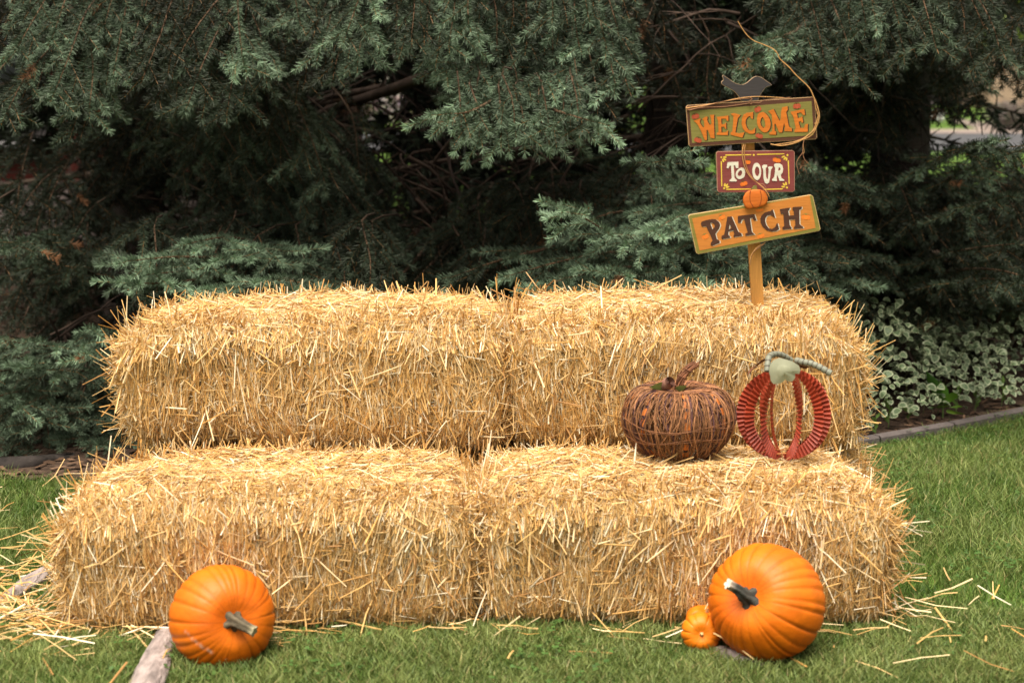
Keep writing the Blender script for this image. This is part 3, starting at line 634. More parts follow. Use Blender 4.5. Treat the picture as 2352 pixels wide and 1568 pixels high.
# --- WELCOME board
mb = board(chamfer(mapped([(245, 972), (1590, 882), (1617, 1325), (278, 1405)], c1)), BRN, TAN)
b1 = part(mb, 'welcome_board', M['paint'], SG)
mb = MB(); plate(mb, mapped([(283, 1030), (1558, 928), (1580, 1284), (308, 1364)], c1), [], SY - .0013, .0005, GRN); subpart(mb, 'green_panel', M['paint'], b1, SG)
WEL = [
 (mapped([(300, 640), (530, 558), (548, 590), (515, 670), (540, 745), (640, 885), (668, 860), (665, 650), (605, 585), (690, 510), (770, 490), (790, 540), (772, 610), (800, 690), (872, 790), (930, 745), (905, 560), (870, 440), (1022, 430), (1008, 540), (1015, 800), (1030, 1250), (890, 1240), (800, 970), (750, 965), (765, 1315), (690, 1315), (560, 1000), (450, 790), (385, 710)], cA), []),
 (mapped([(1100, 510), (1510, 460), (1515, 660), (1450, 640), (1430, 570), (1262, 570), (1272, 765), (1380, 755), (1432, 690), (1440, 945), (1390, 900), (1368, 852), (1265, 852), (1270, 1050), (1430, 1030), (1502, 970), (1495, 1145), (1100, 1132), (1110, 1060), (1172, 1030), (1150, 620)], cA), []),
 (mapped([(1590, 400), (1700, 370), (1940, 440), (1845, 550), (1755, 1050), (1900, 1080), (2070, 1040), (2000, 1235), (1590, 1130), (1590, 1050), (1650, 1020), (1680, 700), (1690, 480)], cA), []),
 (mapped([(250, 365), (238, 585), (190, 560), (150, 490), (80, 525), (30, 600), (18, 700), (50, 830), (110, 910), (190, 935), (260, 900), (312, 830), (308, 1000), (260, 1030), (150, 1032), (20, 970), (-60, 880), (-105, 720), (-90, 560), (-40, 445), (60, 392), (150, 388), (212, 372)], cB), []),
 (mapped(rnd([(480, 382), (570, 372), (680, 470), (755, 600), (780, 740), (755, 860), (690, 960), (580, 990), (470, 920), (390, 790), (360, 640), (380, 480), (420, 412)], 2), cB), [mapped([(530, 520), (482, 580), (462, 680), (490, 780), (570, 862), (618, 800), (610, 680), (580, 580)], cB)]),
 (mapped([(700, 350), (865, 272), (1050, 640), (1088, 560), (1092, 380), (1130, 230), (1290, 192), (1302, 300), (1252, 370), (1325, 770), (1350, 825), (1420, 860), (1432, 960), (1212, 952), (1190, 930), (1220, 820), (1185, 700), (1130, 990), (1040, 992), (930, 730), (892, 722), (900, 930), (948, 970), (940, 1062), (740, 1052), (740, 1000), (820, 950), (840, 800), (810, 450), (760, 400)], cB), []),
 (mapped([(1390, 360), (1800, 280), (1825, 460), (1760, 460), (1700, 375), (1575, 405), (1605, 555), (1690, 540), (1735, 490), (1770, 680), (1730, 700), (1690, 645), (1625, 670), (1680, 850), (1790, 850), (1830, 740), (1908, 730), (1903, 970), (1500, 982), (1500, 930), (1540, 850), (1480, 560), (1450, 470), (1400, 420)], cB), []),
]
letters(b1, 'lettering_shadow', shift(WEL, 4.0, 1.1), SY - .0018, DRK)
letters(b1, 'lettering', WEL, SY - .0026, ORG)
for cx, cy, rx, ry, ang in ((*cA(365, 490), 15, 10.5, -18), (*cA(450, 1315), 15, 10, 14), (*cB(390, 290), 14, 11, -28), (*cB(1575, 190), 15.5, 11, -8), (*cB(430, 1095), 15, 9.5, 16)):
    painted_pumpkin(b1, cx, cy, rx, ry, ang, SY - .0022, RED)
# --- TO OUR board
mb = board(chamfer(mapped([(35, 45), (2340, 12), (2345, 1235), (75, 1250)], cC)), MAR, (.42, .22, .15))
b2 = part(mb, 'to_our_board', M['paint'], SG)
TO = [
 (mapped([(370, 362), (690, 347), (688, 535), (620, 535), (590, 452), (550, 452), (575, 830), (648, 895), (632, 925), (430, 925), (428, 890), (492, 830), (470, 460), (430, 470), (392, 540), (340, 532), (355, 440)], cC), []),
 (mapped(rnd([(740, 530), (830, 527), (885, 600), (888, 700), (860, 790), (790, 842), (710, 858), (640, 820), (608, 740), (620, 650), (670, 580)], 2), cC), [mapped(rnd([(750, 597), (690, 650), (668, 720), (700, 765), (760, 755), (795, 690), (795, 630)], 2), cC)]),
 (mapped(rnd([(1160, 402), (1240, 382), (1310, 432), (1350, 560), (1355, 700), (1320, 820), (1260, 885), (1190, 870), (1130, 790), (1097, 640), (1112, 500)], 2), cC), [mapped(rnd([(1230, 487), (1187, 540), (1170, 620), (1190, 720), (1240, 773), (1285, 740), (1305, 640), (1290, 540)], 2), cC)]),
 (mapped([(1385, 470), (1440, 432), (1535, 440), (1530, 500), (1490, 540), (1500, 780), (1530, 860), (1560, 840), (1580, 560), (1550, 512), (1600, 487), (1695, 490), (1680, 540), (1650, 570), (1620, 800), (1590, 960), (1530, 995), (1470, 970), (1430, 850), (1415, 560), (1385, 520)], cC), []),
 (mapped([(1740, 422), (1780, 397), (1900, 397), (1980, 450), (2005, 560), (1990, 660), (1935, 730), (1950, 820), (2040, 882), (2030, 910), (1900, 910), (1860, 800), (1830, 730), (1812, 800), (1820, 915), (1690, 910), (1672, 870), (1740, 800), (1765, 640), (1770, 530), (1740, 480)], cC), [mapped([(1875, 512), (1855, 612), (1910, 600), (1932, 560), (1912, 522)], cC)]),
]
letters(b2, 'lettering_shadow', shift(TO, 1.8, .6), SY - .0014, (.36, .05, .04))
letters(b2, 'lettering', TO, SY - .0022, WHT)
mb = MB()
for (x0, y0), (x1, y1) in (((310, 155), (1060, 142)), ((1240, 135), (2030, 117)), ((185, 340), (200, 1060)), ((2155, 320), (2180, 995)), ((335, 1160), (1050, 1150)), ((1440, 1160), (1990, 1147))):
    L_ = math.hypot(x1 - x0, y1 - y0); nx, ny = -(y1 - y0) / L_ * 17, (x1 - x0) / L_ * 17; dx, dy = (x1 - x0) / L_ * 12, (y1 - y0) / L_ * 12
    plate(mb, mapped([(x0 - dx, y0 - dy), (x0 + nx, y0 + ny), (x1 + nx * .8, y1 + ny * .8), (x1 + dx, y1 + dy), (x1 - nx * .8, y1 - ny * .8), (x0 - nx, y0 - ny)], cC), [], SY - .0014, .0006, YEL)
for x, y, q in ((185, 220, 25), (1140, 150, 29), (2130, 155, 32), (270, 1130, 30), (2115, 1105, 30)): plate(mb, mapped(ell(x, y, q, q), cC), [], SY - .0014, .0006, YEL)
for x, y, dx, dy in ((290, 215, 185, 220), (285, 280, 185, 220), (238, 315, 185, 220), (2010, 200, 2130, 155), (2052, 250, 2130, 155), (2106, 272, 2130, 155), (287, 1030, 270, 1130), (345, 1040, 270, 1130), (370, 1092, 270, 1130), (2090, 992, 2115, 1105), (2030, 1015, 2115, 1105), (2005, 1082, 2115, 1105)):
    plate(mb, mapped(ell(x, y, 54, 25, math.degrees(math.atan2(dy - y, dx - x))), cC), [], SY - .0014, .0006, YEL)
subpart(mb, 'yellow_border', M['paint'], b2, SG)
for x, y, rx, ry, ang in ((965, 360, 11, 8.5, 10), (1815, 300, 16, 9.5, 14), (845, 995, 15, 9, -16)): painted_pumpkin(b2, *cC(x, y), rx, ry, ang, SY - .0014, (.66, .15, .02))
# --- PATCH board
mb = board(chamfer([cD(18, 450), cE(2032, -12), cE(2298, 1155), c2(272, 1467)]), OLV, (.56, .38, .18))
b3 = part(mb, 'patch_board', M['paint'], SG)
mb = MB(); plate(mb, [cD(138, 552), cE(1932, 12), cE(2132, 1070), c2(308, 1418)], [], SY - .0013, .0005, PAN); subpart(mb, 'orange_panel', M['paint'], b3, SG)
mE = lambda p: cE(*p); mD = lambda p: cD(*p)
PAT = [
 (mapped([(400, 700), (420, 650), (560, 602), (740, 572), (850, 582), (945, 660), (978, 750), (945, 850), (880, 940), (832, 1010), (880, 1170), (960, 1212), (960, 1280), (740, 1370), (692, 1350), (692, 1290), (750, 1210), (720, 1120), (560, 790), (450, 800), (410, 770)], cD), [mapped([(680, 690), (730, 682), (800, 720), (820, 780), (790, 832), (745, 878)], cD)]),
 (mapped([(1190, 500), (1320, 490), (1520, 950), (1605, 990), (1632, 1070), (1390, 1110), (1370, 1070), (1400, 1012), (1370, 910), (1222, 940), (1222, 1042), (1285, 1100), (1265, 1130), (1040, 1170), (1012, 1130), (1022, 1070), (1100, 1030), (1170, 620)], cD), [mapped([(1260, 730), (1237, 878), (1318, 840)], cD)]),
 ([cD(1505, 477), cE(140, 620), cE(210, 820), cE(130, 830), cE(80, 740), cE(0, 760), cE(60, 1190), cE(155, 1282), cD(1740, 1070), cD(1725, 1010), cD(1800, 970), cD(1690, 570), cD(1622, 590), cD(1590, 685), cD(1505, 680)], []),
 (mapped([(690, 490), (742, 472), (820, 740), (760, 705), (670, 652), (560, 672), (502, 740), (490, 850), (530, 980), (610, 1080), (720, 1100), (820, 1040), (850, 950), (898, 912), (948, 1110), (850, 1170), (700, 1190), (550, 1150), (420, 1040), (345, 900), (335, 770), (380, 660), (480, 572), (600, 532), (680, 522)], cE), []),
 (mapped([(970, 460), (1285, 412), (1295, 450), (1238, 520), (1268, 672), (1430, 655), (1420, 520), (1370, 470), (1390, 390), (1678, 377), (1682, 440), (1600, 490), (1608, 950), (1722, 1030), (1735, 1070), (1430, 1100), (1430, 1040), (1472, 980), (1462, 790), (1270, 800), (1290, 980), (1350, 1060), (1345, 1100), (1062, 1125), (1047, 1060), (1112, 1000), (1082, 620), (1000, 610)], cE), []),
]
letters(b3, 'lettering_shadow', shift(PAT, 3.6, 1.5), SY - .0018, WHT)
letters(b3, 'lettering', PAT, SY - .0026, CHO)
for q, rx, ry, ang in ((cD(1030, 520), 14, 9, -28), (cD(530, 1095), 14, 9, -16), (cE(310, 490), 16, 7, -8), (cE(1815, 720), 17, 10, 4), (cE(350, 1330), 15, 8, -16)): painted_pumpkin(b3, *q, rx, ry, ang, SY - .0014, (.74, .19, .025), (.20, .20, .05))
# --- bird and pumpkin cut-outs
BO = rnd(mapped([(635, 655), (700, 700), (770, 742), (840, 754), (890, 730), (940, 687), (985, 666), (1035, 680), (1085, 715), (1145, 760), (1090, 780), (1055, 815), (1010, 885), (985, 930), (830, 930), (800, 885), (760, 835), (700, 795), (640, 765), (618, 745), (621, 720), (640, 705), (630, 680)], c1), 2)
mb = MB(); plate(mb, BO, [], SY + .002, .012, (.36, .24, .15)); plate(mb, inset(BO, 1.5), [], SY + .0013, .0006, (.045, .038, .040))
part(mb, 'bird_cutout', M['paint'], SG)
mb = MB(); PO = [(862, 735), (900, 682), (965, 657), (1060, 652), (1130, 682), (1163, 750), (1158, 810), (1120, 858), (1072, 865), (1030, 882), (975, 884), (930, 896), (890, 882), (860, 832), (852, 782)]
O = rnd(PO, 4); ctr = (1008, 775); rings = [(1.0, 0), (.99, -.007), (.955, -.0102), (.85, -.0112), (.4, -.0115)]; k = len(O); V = []
for sc_, dy in rings: V += [tuple(W2(c2(ctr[0] + (x - ctr[0]) * sc_, ctr[1] + (y - ctr[1]) * sc_), SY - .003 + dy)) for x, y in O]
V.append(tuple(W2(c2(*ctr), SY - .0146)))
F = [(a * k + i, (a + 1) * k + i, (a + 1) * k + (i + 1) % k, a * k + (i + 1) % k) for a in range(4) for i in range(k)]
mb.add(V, [f[::-1] for f in F], (.52, .125, .015), 0, True); mb.add(V, [(4 * k + i, 4 * k + (i + 1) % k, 5 * k) for i in range(k)][::1], (.52, .125, .015), 0, True)
cut = part(mb, 'pumpkin_cutout', M['paint'], SG)
mb = MB()
for line in ([(945, 668), (938, 740), (945, 810), (985, 872)], [(1068, 665), (1082, 740), (1075, 810), (1055, 862)]):
    P = catmull([(x, y, 0) for x, y in line], 14); mb.tube([W2(c2(p.x, p.y), SY - .0132) for p in P], .0017, 6, (.20, .04, .007))
subpart(mb, 'carved_crease', M['paint'], cut, SG)
mb = MB(); plate(mb, rnd(mapped([(965, 662), (975, 625), (990, 607), (1022, 603), (1028, 630), (1030, 662)], c2), 3), [], SY - .009, .006, (.20, .17, .045)); subpart(mb, 'cutout_stem', M['paint'], cut, SG)
# --- grapevine
VI = (.45, .235, .085); VD = (.23, .11, .055)
def vine(m, pts, Y0, Y1, rad=.0016, col=VI, taper=.6):
    n = len(pts) * 7; P = catmull([W2(m(*q), Y0 + (Y1 - Y0) * i / (len(pts) - 1)) for i, q in enumerate(pts)], n); rr = np.linspace(rad, rad * taper, n)
    mb = MB(); mb.tube(P, rr, 6, col); part(mb, 'vine_strand', M['vine'], SG)
F_ = SY - .006
vine(c1, [(1130, 1378), (1250, 1392), (1400, 1360), (1500, 1300), (1590, 1220), (1630, 1140), (1638, 1060), (1605, 940), (1580, 885), (1530, 785), (1400, 660), (1320, 570), (1230, 490), (1200, 430), (1150, 380), (1050, 335), (960, 300), (890, 245), (830, 165), (788, 92)], F_, F_, .0020)
vine(c1, [(245, 1002), (400, 978), (600, 942), (780, 902), (950, 882), (1120, 885), (1330, 898)], F_, SY + .004, .0019)
vine(c1, [(262, 1020), (450, 992), (650, 986), (900, 952), (1010, 945), (1080, 915), (1340, 888)], F_, SY + .002, .0015, VD)
vine(c1, [(280, 1025), (420, 985), (620, 935), (830, 905), (940, 900)], F_ - .003, F_, .0013, VD)
vine(c1, [(1585, 890), (1602, 1000), (1622, 1090), (1560, 1250), (1400, 1345), (1150, 1386)], F_, F_, .0018)
vine(c1, [(1612, 1050), (1632, 1110), (1575, 1265), (1440, 1340), (1250, 1375)], F_ - .003, F_, .0016)
vine(c1, [(1640, 1150), (1590, 1160), (1625, 1165)], F_, F_, .0012)
vine(c1, [(1480, 1320), (1472, 1390), (1480, 1460), (1465, 1480)], F_, F_, .0012)
vine(c1, [(905, 885), (935, 905), (900, 935), (930, 960), (925, 915)], F_ - .002, F_ - .004, .0014, VD)
vine(c2, [(1622, 20), (1605, 100), (1603, 180), (1622, 270), (1685, 342)], F_, F_ - .01, .0012, VD)
vine(c2, [(1600, 190), (1530, 300), (1535, 380), (1560, 460)], F_ - .002, F_ - .01, .0011, VD)
vine(c2, [(862, 85), (845, 160), (848, 260), (880, 385), (950, 500), (1060, 590), (1120, 640), (1185, 745)], SY + .002, F_ - .012, .0016)
vine(c2, [(882, 85), (868, 190), (880, 300), (915, 420), (990, 530), (1100, 630), (1180, 715)], SY + .002, F_ - .012, .0015, (.36, .17, .06))
vine(c2, [(1050, 580), (1110, 590), (1150, 650)], F_ - .003, F_ - .010, .0013, VD)
vine(c2, [(1135, 1318), (1040, 1370), (985, 1430), (950, 1490), (940, 1570)], SY + .006, SY + .002, .0015)
vine(c2, [(1120, 1335), (1000, 1420), (955, 1500), (948, 1600)], SY + .004, SY + .003, .0012, VD)
# ---------------------------------------------------------------- spruces
random.seed(11); R_ = random.random
UP = Vector((0, 0, 1))
class Spruce:
    def __init__(s): s.seg = []; s.wood = MB(); s.bud = []
    def shoot(s, p, d, L, lev, tone, droop, step=.05, coarse=0):
        n = max(2, int(round(L / step))); st = L / n; pos = Vector(p); d = Vector(d); side = 1 if R_() < .5 else -1
        for i in range(n):
            d = (d + Vector((random.gauss(0, .06), random.gauss(0, .06), random.gauss(0, .05) - droop * .16))).normalized(); q = pos + d * st
            f = (i + 1) / n
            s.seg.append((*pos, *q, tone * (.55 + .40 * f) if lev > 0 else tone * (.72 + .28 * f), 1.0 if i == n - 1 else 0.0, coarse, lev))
            if lev > 0 and i < n - 1:
                for sg in (side, -side) if lev > 1 else (side,):
                    sv = d.cross(UP); sv = sv.normalized() if sv.length > .1 else Vector((1, 0, 0))
                    dd = (d * random.uniform(.55, .85) + sv * sg * random.uniform(.5, .85) + Vector((0, 0, random.uniform(-.35, .15) - droop * .15))).normalized()
                    l_ = (.42 * L * (1 - f) + .075) * random.uniform(.8, 1.3); s.shoot(q, dd, min(l_, .17), lev - 1, tone * random.uniform(.6, 1.25), droop, step, coarse)
                side = -side
            pos = q
        if not coarse and R_() < .8: s.bud.append((*pos, *d))
    def bough(s, ctrl, side_len=.3, droop=.5, tone=.8, start=.12, gap=.095, rad=.012, lev=1, coarse=0, step=.068, hang=.15, end=.55):
        L = sum((Vector(ctrl[i + 1]) - Vector(ctrl[i])).length for i in range(len(ctrl) - 1)); n = max(6, int(L / gap)); P = catmull(ctrl, n)
        if not coarse: s.wood.tube(P, np.linspace(rad, .0016, n), 6, np.linspace(0, 1, n)[:, None] * np.array([.07, .03, .008]) + np.array([.050, .036, .028]), cap=False)
        else: s.wood.tube(P[::3] + [P[-1]], np.linspace(rad, .004, len(P[::3]) + 1), 5, (.09, .065, .05), cap=False)
        sg = 1
        if not coarse:
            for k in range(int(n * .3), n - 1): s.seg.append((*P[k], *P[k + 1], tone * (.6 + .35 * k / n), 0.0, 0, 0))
        for k in range(int(n * start), n - 1):
            f = k / (n - 1); t = (P[min(k + 1, n - 1)] - P[k - 1]).normalized(); sv = t.cross(UP)
            sv = sv.normalized() if sv.length > .1 else Vector((1, 0, 0)); sg = -sg
            d = (t * random.uniform(.35, .75) + sv * sg * random.uniform(.55, .95) + UP * random.uniform(-.25, .25) - UP * hang).normalized()
            l_ = side_len * ((1 - f) * (1 - end) + end * (1 - f) ** .4 + .06) * random.uniform(.65, 1.2)
            s.shoot(P[k], d, max(.07, l_), lev, tone * random.uniform(.6, 1.15), droop, step, coarse)
        s.shoot(P[-2], (P[-1] - P[-3]).normalized(), .10, lev, tone, droop * .5, step, coarse)
    def finish(s, tree, origin, seed, dens=900):
        r = np.random.default_rng(seed); A = np.array(s.seg); mb = MB()
        p0, p1, tone, tip, co, lev = A[:, :3], A[:, 3:6], A[:, 6], A[:, 7], A[:, 8], A[:, 9]
        ln = np.linalg.norm(p1 - p0, axis=1); ax = (p1 - p0) / (ln[:, None] + 1e-9)
        cnt = np.where(co > 0, np.where(co > 1, 12, 20), np.ceil(ln * dens * 1.35) + tip * 12).astype(int)
        idx = np.repeat(np.arange(len(A)), cnt); N = len(idx)
        ref = np.where(np.abs(ax[:, 2:3]) < .9, np.array([[0, 0, 1.0]]), np.array([[1.0, 0, 0]])); u_ = nrm(np.cross(ax, ref)); v_ = np.cross(u_, ax)
        t = r.random(N); istip = (r.random(N) < .35) & (tip[idx] > 0); t[istip] = .9 + .1 * r.random(istip.sum())
        ph = r.uniform(0, 6.283, N); el = r.normal(.88, .13, N); el[istip] = r.uniform(.1, .9, istip.sum())
        dirn = ax[idx] * np.cos(el)[:, None] + (u_[idx] * np.cos(ph)[:, None] + v_[idx] * np.sin(ph)[:, None]) * np.sin(el)[:, None]
        dirn[:, 2] += .12; dirn = nrm(dirn)
        nl = r.uniform(.019, .030, N) * np.where(co[idx] > 0, np.where(co[idx] > 1, 3.6, 1.8), 1); nw = np.where(co[idx] > 0, np.where(co[idx] > 1, .014, .0045), .0022) * r.uniform(.8, 1.25, N)
        b = p0[idx] + (p1 - p0)[idx] * t[:, None]; sd = nrm(np.cross(dirn, r.normal(size=(N, 3))))
        V = np.stack([b - sd * nw[:, None] * .5, b + sd * nw[:, None] * .5, b + dirn * nl[:, None] + sd * nw[:, None] * .22, b + dirn * nl[:, None] - sd * nw[:, None] * .22], 1).reshape(-1, 3)
        k = np.clip(tone[idx], 0, 1.2)[:, None]; c = np.array([.008, .010, .004]) + np.array([.150, .220, .140]) * k ** 2.6; c = c * r.uniform(.75, 1.25, (N, 1))  # fresh tips paler, inner needles darker; tone also paints hollow shade and lit tips
        br = r.random(len(A)) < .004; c[br[idx]] = np.array([.22, .10, .045])
        mb.add(V, np.arange(4 * N).reshape(-1, 4), np.repeat(c, 4, 0))
        # twigs of the shoots, and orange-brown buds
        f = co < 2; S1 = u_ * .0011; S2 = v_ * .0011
        V = np.stack([p0 + S1, p0 - S1 * .6 + S2, p0 - S1 * .6 - S2, p1 + S1 * .7, p1 - S1 * .5 + S2 * .7, p1 - S1 * .5 - S2 * .7], 1)[f]
        n6 = len(V); i = np.arange(n6)[:, None] * 6; F = np.concatenate([i + [[0, 1, 4, 3]], i + [[1, 2, 5, 4]], i + [[2, 0, 3, 5]]], 0)
        cw = np.array([.19, .095, .035]) * r.uniform(.6, 1.4, (n6, 1)); mb.add(V.reshape(-1, 3), F, np.repeat(cw, 6, 0))
        if s.bud:
            B = np.array(s.bud); d = B[:, 3:]; q = B[:, :3]; a = nrm(np.cross(d, [[.3, .2, .9]])); b2 = np.cross(d, a); w = .0021
            V = np.stack([q - d * .002, q + d * .002 + a * w, q + d * .002 + b2 * w, q + d * .002 - a * w, q + d * .002 - b2 * w, q + d * .0075], 1).reshape(-1, 3); n6 = len(B); i = np.arange(n6)[:, None] * 6
            F = np.concatenate([i + [[0, 2, 1]], i + [[0, 3, 2]], i + [[0, 4, 3]], i + [[0, 1, 4]], i + [[5, 1, 2]], i + [[5, 2, 3]], i + [[5, 3, 4]], i + [[5, 4, 1]]], 0)
            mb.add(V, F, np.repeat(np.array([.42, .17, .045]) * r.uniform(.5, 1.2, (n6, 1)), 6, 0))
        part(mb, 'crown', M['needle'], tree)
        part(s.wood, 'branches', M['bark'], tree)
def spruce(label, x, y, rt, H, seed, skirt, back=True, zlow=1.95, reach=2.4, gapz=.30):
    """trunk, the crown above the frame and behind, then the low boughs that the photograph shows"""
    random.seed(seed); r = np.random.default_rng(seed)
    T = thing('spruce_tree', label, 'tree', (x, y, 0), 'blue spruces behind the bales'); S = Spruce(); mb = MB()
    mb.tube([(x + .03 * math.sin(z * 1.3), y, z) for z in np.linspace(-.1, H, 16)], np.interp(np.linspace(0, 1, 16), [0, .04, 1], [rt * 1.5, rt, .02]), 14, np.array([.024, .018, .015]))
    part(mb, 'trunk', M['bark'], T)
    z = zlow; ga = seed
    while z < H - .4:
        for k in range(7):
            ga += 2.399; R0 = reach * (1 - z / H) ** .8 + .15; a = ga; dx, dy = math.cos(a), math.sin(a); R1 = R0 * random.uniform(.75, 1.05)
            P = [Vector((x + dx * R1 * f, y + dy * R1 * f, z + random.uniform(.0, .12) - (.28 * f ** 1.5) * (1 if z < 5 else .3))) for f in (.05, .4, .75, 1.0)]
            S.bough(P, side_len=.6, droop=.5, tone=.5, start=.2, gap=.10, rad=.02, lev=0, coarse=2, step=.13, hang=.35)
        z += gapz
    if back:   # the far side down to the ground, seen only as darkness behind the hollow
        z = .35
        while z < zlow:
            for k in range(6):
                a = random.uniform(.10, math.pi - .10); dx, dy = math.cos(a), math.sin(a); R1 = reach * random.uniform(.7, 1.0)
                P = [Vector((x + dx * R1 * f, y + dy * R1 * f, z + .1 - .35 * f ** 1.5)) for f in (.1, .4, .75, 1.0)]
                S.bough(P, side_len=.5, droop=.5, tone=.45, start=.25, gap=.10, rad=.016, lev=0, coarse=2, step=.10, hang=.35)
            z += .20
    skirt(S)
    S.finish(T, (x, y, 0), seed)
    return T, S
def A3(u, v, Y): return Vector(at(u, v, Y))
def curtain(S, u, v, Y, ang=0.0, ln=1.0, tone=.8, side=.27, droop=.6, lev=1, lift=.45, coarse=0):
    """a bough coming out of the dark above the frame and sagging to its tip at (u, v)"""
    tip = A3(u, v, Y); inn = tip + Vector((math.sin(ang) * ln * .75, math.cos(ang) * ln, lift))
    mid = tip.lerp(inn, .5) + Vector((random.uniform(-.05, .05), 0, .10)); q = tip.lerp(inn, .18) + Vector((0, 0, .055))
    S.bough([inn, mid, q, tip], side_len=side, droop=droop, tone=tone, start=.10, gap=.095, rad=.005, lev=lev, hang=.35, coarse=coarse)
def twigs(S, n, us, vs, Ys, ln=(.3, .9), col=(.082, .056, .044)):
    for i in range(n):
        p = A3(random.uniform(*us), random.uniform(*vs), random.uniform(*Ys)); a = random.uniform(0, 6.28); L = random.uniform(*ln); P = [p]; d = Vector((math.cos(a), math.sin(a) * .5, random.uniform(-.6, .6))).normalized()
        for k in range(9):
            d = (d + Vector((random.gauss(0, .12), random.gauss(0, .1), random.gauss(-.10, .12)))).normalized(); P.append(P[-1] + d * L / 9)
            if k in (2, 4, 6) and R_() < .7:
                e = (d + Vector((random.gauss(0, .6), random.gauss(0, .5), random.gauss(-.1, .6)))).normalized(); Q = [P[-1]]
                for m_ in range(5): e = (e + Vector((random.gauss(0, .1), 0, random.gauss(-.08, .1)))).normalized(); Q.append(Q[-1] + e * L * .09)
                S.wood.tube(Q, np.linspace(.0030, .0014, 6), 4, np.array(col) * random.uniform(.5, 1.2), cap=False)
        S.wood.tube(P, np.linspace(random.uniform(.004, .011), .002, 10), 5, np.array(col) * random.uniform(.5, 1.2), cap=False)

def skirt_left(S):
    # hanging foliage over the upper left
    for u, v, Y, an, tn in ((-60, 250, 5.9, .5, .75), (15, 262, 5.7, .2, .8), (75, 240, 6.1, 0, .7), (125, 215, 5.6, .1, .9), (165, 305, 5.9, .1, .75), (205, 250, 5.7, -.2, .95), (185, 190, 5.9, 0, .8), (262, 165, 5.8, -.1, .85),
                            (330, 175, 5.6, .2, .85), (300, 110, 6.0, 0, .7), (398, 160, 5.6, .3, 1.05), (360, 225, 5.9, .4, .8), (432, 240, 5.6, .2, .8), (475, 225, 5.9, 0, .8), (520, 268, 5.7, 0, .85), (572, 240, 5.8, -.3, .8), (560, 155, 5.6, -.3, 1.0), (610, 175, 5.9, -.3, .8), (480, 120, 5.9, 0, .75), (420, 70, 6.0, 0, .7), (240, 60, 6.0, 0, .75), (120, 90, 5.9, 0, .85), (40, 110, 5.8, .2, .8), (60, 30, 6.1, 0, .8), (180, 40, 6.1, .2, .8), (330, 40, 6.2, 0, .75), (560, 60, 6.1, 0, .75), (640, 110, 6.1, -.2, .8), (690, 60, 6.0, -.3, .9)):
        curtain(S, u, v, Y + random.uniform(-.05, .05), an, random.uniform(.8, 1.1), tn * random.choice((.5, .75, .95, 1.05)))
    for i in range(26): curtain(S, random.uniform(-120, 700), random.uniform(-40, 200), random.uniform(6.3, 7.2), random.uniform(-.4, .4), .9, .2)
    # drapes lower left, needles toned dim
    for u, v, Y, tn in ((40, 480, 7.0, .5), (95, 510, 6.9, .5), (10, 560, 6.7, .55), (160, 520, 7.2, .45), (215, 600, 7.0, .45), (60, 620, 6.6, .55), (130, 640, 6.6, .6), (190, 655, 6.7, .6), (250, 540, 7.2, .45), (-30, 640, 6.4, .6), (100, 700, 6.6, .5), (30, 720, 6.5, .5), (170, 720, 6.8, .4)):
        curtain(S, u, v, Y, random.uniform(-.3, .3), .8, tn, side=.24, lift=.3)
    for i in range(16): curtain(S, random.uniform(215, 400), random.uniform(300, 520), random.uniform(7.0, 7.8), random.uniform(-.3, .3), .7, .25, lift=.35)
    # bough at mid left, needles toned as if the tips were lit
    for ctrl, tn in (([(60, 700, 7.4), (90, 640, 6.9), (110, 575, 6.4), (70, 555, 6.0), (20, 575, 5.7)], .75), ([(200, 700, 7.4), (180, 600, 6.9), (130, 545, 6.4), (105, 535, 6.1)], .75), ([(260, 690, 7.2), (230, 640, 6.8), (150, 600, 6.3), (90, 610, 6.0)], .65)):
        S.bough([A3(*c_) for c_ in ctrl], .24, .3, tn, hang=.1)
    # low bough at the far left, beside the bales
    for ctrl, tn in (([(330, 800, 7.2), (240, 830, 6.6), (150, 800, 6.1), (60, 790, 5.8), (-10, 778, 5.6)], .8), ([(320, 860, 7.0), (250, 870, 6.4), (180, 850, 6.0), (110, 850, 5.8), (80, 840, 5.7)], .8), ([(340, 880, 6.8), (260, 930, 6.3), (190, 945, 5.95), (120, 960, 5.75), (70, 985, 5.6)], .75),
                     ([(330, 900, 6.8), (280, 960, 6.3), (210, 1000, 5.95), (140, 1010, 5.8)], .7), ([(340, 880, 6.8), (300, 940, 6.2), (260, 1000, 5.9), (225, 1020, 5.7)], .65), ([(300, 900, 6.8), (160, 900, 6.2), (40, 900, 5.8), (-30, 920, 5.6)], .75), ([(300, 920, 6.8), (150, 960, 6.2), (60, 1010, 5.85), (10, 1035, 5.7)], .7), ([(340, 850, 6.9), (300, 790, 6.4), (275, 770, 6.0), (215, 760, 5.8)], .75), ([(340, 850, 6.9), (300, 830, 6.2), (255, 820, 5.8), (215, 815, 5.6)], .8), ([(200, 880, 6.6), (100, 830, 6.2), (30, 820, 5.9), (-40, 840, 5.7)], .8), ([(120, 900, 6.4), (60, 860, 6.0), (10, 850, 5.8), (-60, 870, 5.6)], .8), ([(200, 930, 6.4), (130, 910, 6.0), (90, 915, 5.8), (40, 940, 5.6)], .75)):
        S.bough([A3(*c_) for c_ in ctrl], .26, .15, tn * 1.35, hang=.08)
    for i in range(10): curtain(S, random.uniform(-60, 230), random.uniform(860, 1040), random.uniform(6.4, 7.0), random.uniform(-.5, .5), .7, .5, lift=.3)
    for i in range(14): curtain(S, random.uniform(-60, 235), random.uniform(960, 1050), random.uniform(5.75, 6.2), random.uniform(-.5, .5), .6, random.uniform(.8, 1.1), lift=.2)
